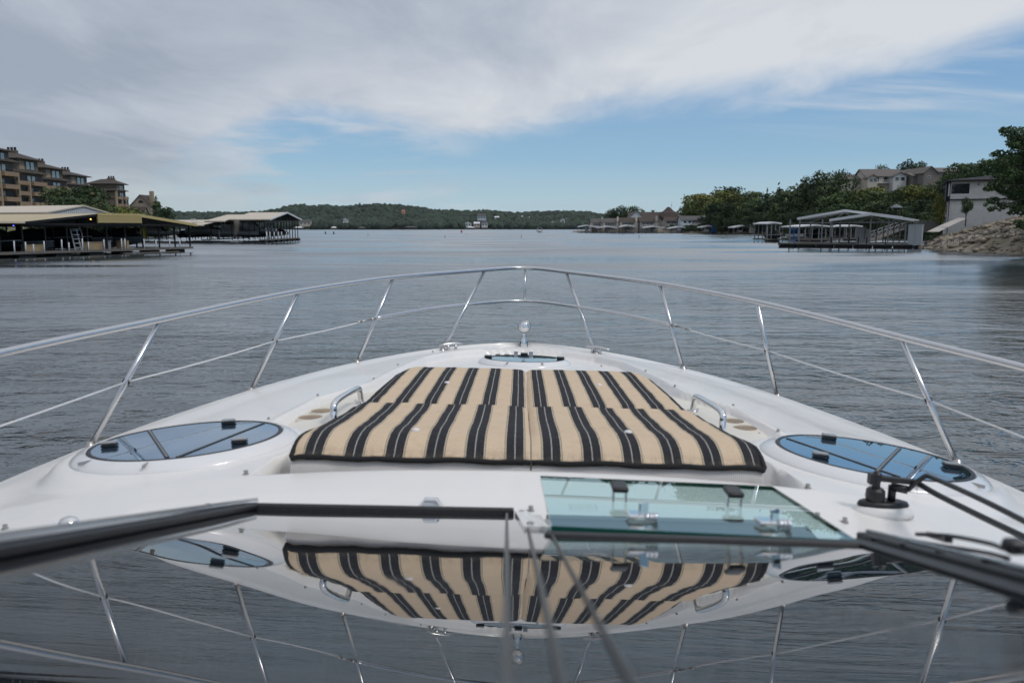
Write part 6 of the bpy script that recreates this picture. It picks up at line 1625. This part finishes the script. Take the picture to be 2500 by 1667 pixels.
hill_house(2385, 2412, 412, 422, 440, 240, M_STONE, M_HGR, 'roof showing between trees above the white house', 'x')
q = at(2188, 507, 190); gz = thing('gazebo', 'small dark gazebo with a pale pointed roof in front of the dark trees', 'gazebo', (q.x, 190, h_right(q.x, 190)))
MB().lathe([(1.55, q.z - .1), (1.55, q.z), (.2, q.z + .75), (0, q.z + .8)], (q.x, 190, 0), 8).build('roof', M('grey_gazebo_roof', (0.14, 0.15, 0.17), .6), gz)
for k in range(6): t_ = k * math.pi / 3; MB().box(q.x + 1.3 * math.cos(t_) - .06, q.x + 1.3 * math.cos(t_) + .06, 190 + 1.3 * math.sin(t_) - .06, 190 + 1.3 * math.sin(t_) + .06, q.z - 3.2, q.z - .1).build('post', M_BSTEEL, gz)

# ---- right trees
def RT(px, pyt, Y, mat, label, kind='oak', seed=1, sx=1.0, group=None, name='oak_tree', hmin=3, zb=None):
    if px < 1920 and Y > 260 and Y < 380: Y *= 1.09
    P = at(px, pyt, Y); zb_ = max(0.6, h_right(P.x, Y)) if zb is None else zb
    if P.z - zb_ < hmin: zb_ = P.z - hmin
    return tree(P.x, Y, zb_, P.z - zb_, kind, seed, mat, label, group, name, sx)
# distinct individuals
RT(1497, 510, 500, F_DARK, 'low dark tree left of the pair behind the cream town houses', 'wide', 11, 1.0)
RT(1518, 503.5, 495, F_DARK, 'broad dark tree standing behind the cream town houses', 'wide', 12, 1.15)
RT(1545, 504, 500, F_DARK, 'brownish dark tree touching the hall gable', 'wide', 13, 1.1)
RT(1640, 548, 430, F_MID, 'green bush between town houses on the waterside', 'oak', 2, 1.2, name='bushy_tree', hmin=3)
RT(1718, 541, 420, F_MID, 'light green bush at the corner of the blue grey town house', 'oak', 3, 1.1, name='bushy_tree')
RT(1873, 462, 318, F_DARK, 'thin conifer rising from the wooded skyline', 'conifer', 5, .8, name='conifer')
RT(1903, 449, 300, F_DARK, 'tallest pointed conifer on the wooded skyline', 'conifer', 6, 1.0, name='conifer')
RT(1979, 428, 285, F_DARK, 'round dark tree alone on the skyline, left of the hilltop pair', 'wide', 11, .8)
RT(2012, 421, 280, F_DARK, 'dark spreading skyline tree left of the hilltop houses', 'wide', 12, .9)
RT(2050, 418, 282, F_DARK, 'dark round tree touching the first hilltop roof', 'wide', 13, .65)
RT(2150, 402, 312, F_YEL, 'brownish tree showing over the wide hilltop roof', 'wide', 11, .8)
RT(2218, 392, 312, F_DARK, 'dark tree between the hilltop houses, left one', 'wide', 12, .8)
RT(2252, 396, 312, F_DARK, 'dark tree between the hilltop houses, right one', 'wide', 13, .8)
RT(2300, 472, 118, F_YEL, 'bright yellow green young tree at the corner of the white house', 'oak', 3, .62, name='young_tree', zb=2.0)
RT(2362, 483, 100, F_MID, 'small sparse green tree in front of the white house wall', 'wide', 12, .75, name='young_tree', zb=3.0)
rows = []
gY = 'olive trees on the wooded point'; gD = 'dark trees on the right hillside'; gM = 'mid green trees on the right hillside'
lab = {'y': ('olive yellow tree in the bright clump right of the town houses', gY, F_YEL), 'd': ('dark broadleaf tree on the wooded slope under the hilltop houses', gD, F_DARK), 'm': ('mid green broadleaf tree in the belt below the hilltop houses', gM, F_MID)}
spots = [  # px, top y, distance, tone
 (1684, 478, 372, 'y'), (1700, 472, 365, 'y'), (1718, 474, 360, 'y'), (1738, 466, 365, 'y'), (1757, 462, 360, 'y'), (1776, 464, 352, 'y'), (1783, 452, 372, 'd'), (1798, 458, 368, 'd'), (1825, 460, 360, 'm'), (1843, 466, 350, 'm'),
 (1680, 502, 360, 'm'), (1700, 500, 352, 'y'), (1722, 500, 348, 'm'), (1745, 496, 345, 'd'), (1765, 494, 342, 'd'), (1790, 492, 338, 'd'), (1812, 492, 335, 'm'), (1833, 494, 330, 'd'), (1858, 482, 335, 'm'), (1880, 476, 330, 'm'),
 (1700, 525, 345, 'd'), (1725, 526, 342, 'd'), (1752, 524, 338, 'd'), (1780, 526, 332, 'd'), (1806, 528, 328, 'd'), (1832, 528, 322, 'd'), (1856, 516, 318, 'd'), (1880, 508, 312, 'd'), (1905, 500, 308, 'd'), (1902, 474, 320, 'm'),
 (1925, 462, 305, 'd'), (1945, 450, 300, 'm'), (1965, 446, 296, 'd'), (1990, 444, 292, 'd'), (2010, 452, 286, 'd'), (2032, 450, 282, 'd'), (2052, 452, 278, 'd'),
 (1930, 488, 292, 'd'), (1955, 480, 286, 'd'), (1982, 482, 280, 'd'), (2008, 482, 274, 'd'), (2034, 478, 268, 'm'), (2060, 462, 272, 'm'), (2085, 458, 268, 'm'), (2108, 462, 264, 'm'), (2130, 455, 262, 'y'), (2152, 462, 258, 'm'), (2176, 464, 254, 'm'), (2200, 452, 250, 'm'), (2222, 450, 246, 'y'), (2246, 456, 242, 'y'), (2270, 448, 238, 'y'), (2290, 452, 234, 'y'),
 (1920, 520, 272, 'd'), (1948, 514, 266, 'd'), (1976, 512, 260, 'd'), (2006, 510, 254, 'd'), (2036, 506, 248, 'd'), (2066, 494, 244, 'm'), (2094, 490, 240, 'm'), (2122, 492, 236, 'm'), (2150, 490, 232, 'd'), (2178, 490, 228, 'd'), (2206, 486, 222, 'd'), (2234, 488, 216, 'd'), (2262, 484, 212, 'd'), (2288, 490, 206, 'd'),
 (1900, 536, 262, 'd'), (1930, 538, 256, 'd'), (2080, 520, 226, 'd'), (2112, 520, 220, 'd'), (2144, 518, 214, 'd'), (2176, 520, 208, 'd'), (2208, 516, 200, 'd'), (2240, 516, 192, 'd'), (2268, 518, 184, 'd'), (2292, 522, 176, 'd'), (2200, 532, 180, 'd'), (2235, 534, 170, 'd'), (2270, 536, 160, 'd'),
 (2318, 408, 262, 'm'), (2345, 398, 252, 'm'), (2370, 396, 240, 'm'), (2395, 392, 225, 'm'), (2330, 420, 220, 'm'), (2420, 386, 210, 'm'), (2460, 380, 200, 'm'), (2520, 370, 180, 'd'), (2580, 370, 170, 'd'), (2650, 380, 150, 'd'), (2740, 380, 140, 'd')]
ORD = ['first', 'second', 'third', 'fourth', 'fifth', 'sixth', 'seventh', 'eighth', 'ninth', 'tenth', 'eleventh', 'twelfth', 'thirteenth', 'fourteenth', 'fifteenth', 'sixteenth', 'seventeenth', 'eighteenth', 'nineteenth', 'twentieth', 'twenty-first', 'twenty-second', 'twenty-third']
ROWS = [(10, 'top row of the point clump'), (20, 'second row behind the point'), (30, 'low row along the wooded shore'), (37, 'skyline row left of the hilltop houses'), (57, 'belt just under the hilltop houses'), (71, 'middle belt of the hillside'), (84, 'lowest belt behind the near boat dock'), (999, 'ridge row above the white house')]
TONE = {'y': 'olive yellow', 'd': 'dark', 'm': 'mid green'}
for i, (px, py, Y, k) in enumerate(spots):
    if px < 1742: Y = 455 + i % 3 * 5
    lb, g_, mt = lab[k]; j0 = max([0] + [r_[0] for r_ in ROWS if r_[0] <= i]); rn = [r_[1] for r_ in ROWS if r_[0] > i][0]
    lb = '%s tree, %s from the left in the %s' % (TONE[k], ORD[i - j0], rn); RT(px, py, Y, mt, lb, seed=[1, 2, 3, 4][i % 4], sx=random.uniform(1.0, 1.35), group=g_, hmin=5.2)
# undergrowth filling the slope between trunks
def fu(r_):
    px = r_.uniform(1650, 2330); Y = r_.uniform(150, 345); x = (px - 1270) / FPX * Y
    if px < 1920: Y *= 1.09; x *= 1.09
    d = polydist(x, Y, SH_R)
    if not inside(x, Y, PR) or d < 2.5: return None
    return (x, Y, h_right(x, Y) - .5)
ul = []; rgu = np.random.default_rng(8)
while len(ul) < 1900:
    q_ = fu(rgu)
    if q_: w_ = rgu.uniform(1.2, 2.4); ul.append(((q_[0], q_[1], q_[2] + 1.2), (w_, w_, w_ * .9)))
for k in range(420):
    t_ = rgu.uniform(.28, 1.0); P_s = SH_R[7:13]; j = rgu.integers(0, len(P_s) - 1); f_ = rgu.uniform(0, 1); x = P_s[j][0] + (P_s[j + 1][0] - P_s[j][0]) * f_ + rgu.uniform(1, 5); y = P_s[j][1] + (P_s[j + 1][1] - P_s[j][1]) * f_ + rgu.uniform(0, 3)
    if 1640 < 1270 + FPX * x / y < 1930 and y > 255: w_ = rgu.uniform(1.2, 2.2); ul.append(((x, y, 1.2 + max(0, h_right(x, y))), (w_, w_, w_)))
v_, f_ = leaf_cloud(ul, 90000, .42, 4, .6)
tag(link(bpy.data.objects.new('undergrowth', np_mesh('undergrowth', v_, f_, F_DARK))), 'dark undergrowth between the trees of the right hillside', kind='stuff')
# ---- large tree at the right edge, in front of the white house
bt = thing('near_oak', 'large dark oak leaning into the right edge of the photo before the white house', 'tree', (53.5, 76, 4))
lobes = []
def lob(px, py, Y, r_): P = at(px, py, Y); lobes.append(((P.x, P.y, P.z), (r_, r_, r_ * .6)))
for px, py, r_ in ((2462, 322, .8), (2480, 345, .9), (2500, 330, 1.3), (2452, 318, .45), (2478, 355, .6), (2440, 375, .55), (2425, 378, .35), (2462, 395, 1.0), (2490, 390, 1.5), (2520, 380, 2.2), (2440, 400, .8), (2455, 425, 1.1), (2480, 430, 1.3), (2510, 430, 2.0),
                   (2430, 452, .8), (2412, 462, .45), (2455, 460, 1.0), (2475, 470, .9), (2425, 490, .6), (2440, 505, .55), (2452, 500, .5), (2495, 475, 1.2), (2480, 505, .7), (2500, 510, .9), (2420, 510, .35), (2487, 545, .5), (2500, 550, .7), (2530, 480, 2.0), (2550, 420, 2.6), (2580, 350, 2.6), (2600, 460, 2.6), (2540, 540, 1.3), (2560, 300, 1.6), (2406, 500, .25), (2470, 520, .35)):
    lob(px, py, 74 + random.uniform(-2, 3), r_)
v_, f_ = leaf_cloud(lobes, 26000, .125, 9, .55); o = link(bpy.data.objects.new('crown', np_mesh('crown', v_ - np.array([53.5, 76, 4]), f_, F_MID))); o.parent = bt
tm = MB(); tm.tube([(53.5, 76, 2), (53.2, 75.8, 5), (52.8, 75.5, 7), (52.4, 75, 9)], [.42, .36, .28, .16], 8)
for c, r_ in lobes[:30]: tm.tube([(52.9, 75.6, 6.5), ((c[0] + 52.9) / 2, (c[1] + 75.6) / 2, (c[2] + 6.2) / 2 + .4), c], [.12, .07, .02], 5)
tm.build('trunk', M_BARK, bt)

# ---- on the water: buoys and the motor boat
def buoy(px, py, kind, label):
    v_ = ray(px, py); t_ = -CAM_H / v_.z; x, y = v_.x * t_, v_.y * t_
    r = thing('buoy' if kind != 'post' else 'marker_post', label, 'buoy', (x, y, 0), 'markers floating on the lake')
    if kind == 'red': MB().lathe([(.42, -.3), (.48, .2), (.46, 1.0), (.36, 1.25), (0, 1.3)], (x, y, 0), 16).build('buoy_body', M('red_buoy_paint', (0.42, 0.018, 0.018), .4), r, smooth=True, sharp=40)
    elif kind == 'can': MB().lathe([(.38, -.3), (.42, .2), (.22, .38), (.20, .8), (.08, 1.05), (0, 1.08)], (x, y, 0), 14).build('buoy_body', M_BSTEEL, r, smooth=True, sharp=40)
    else:
        MB().lathe([(.09, -.4), (.09, .22), (.075, .25), (.075, .75), (0, .78)], (x, y, 0), 12).build('post_body', M_WHITE, r, smooth=True, sharp=40)
        for z in (.24, .56): MB().lathe([(.085, z), (.085, z + .17)], (x, y, 0), 12).build('dark_band', M_BSTEEL, r, smooth=True)
buoy(1126.8, 568, 'red', 'red buoy left of centre near the far shore')
buoy(794.8, 571, 'can', 'dark can buoy right of the covered docks'); buoy(815, 571.5, 'can', 'small dark buoy beside the larger one right of the covered docks')
buoy(1086.6, 581.5, 'post', 'striped marker post below and left of the red buoy'); buoy(1272.7, 581.5, 'post', 'striped marker post left of the motor boat wake')
buoy(1560, 583, 'post', 'striped marker post in front of the town house docks'); buoy(1772.4, 583, 'post', 'striped marker post before the wooded right shore'); buoy(898.5, 577, 'post', 'striped marker post leftmost on the open water')
v_ = ray(1318, 568.5); t_ = -CAM_H / v_.z; bx, by = v_.x * t_, v_.y * t_
DM = DF(Vector((bx, by, 0)), Vector((1, 0, 0)), Vector((0, 1, 0)))
mbt = boat_hull(DM, 0, 0, 8, 3.6, 1.0, M_HULLW, None, M_HULLW, label='small white motor boat with dark canopy speeding away from the far shore', point=-1, name='motor_boat')
MB().obox(DM.p(0, 5, 2.9), (1.5, 0, 0), (0, 1.8, 0), (0, 0, .1)).build('canopy', M_CANVAS, mbt)
M_FOAM = M('foam', (0.75, 0.77, 0.79), .9)
fm = MB()
for s in (-1, 1):
    for k in range(26):
        q = k / 26; fm.obox((bx + s * (1.5 + 7 * q) + random.uniform(-.4, .4), by - 2 - 10 * q, .05), (random.uniform(.3, .9), 0, 0), (0, random.uniform(.3, 1.0), 0), (0, 0, .10 * (1 - q) + .02))
tag(fm.build('wake_foam', M_FOAM), 'white wake foam behind the motor boat', kind='stuff')

# ---- air
hz = MB().box(-3400, 3400, -420, 2900, -4.2, 75).build('haze', None)
hm = bpy.data.materials.new('thin_haze'); hm.use_nodes = True; hm.node_tree.nodes.clear(); t = NT(hm.node_tree)
pv = t.n('ShaderNodeVolumePrincipled'); pv.inputs['Density'].default_value = HAZE; pv.inputs['Color'].default_value = (0.80, 0.90, 1.0, 1)
t.l(pv.outputs[0], t.n('ShaderNodeOutputMaterial').inputs['Volume']); hz.data.materials.append(hm)
tag(hz, 'thin blue haze over the lake', kind='stuff')
S.cycles.volume_bounces = 0
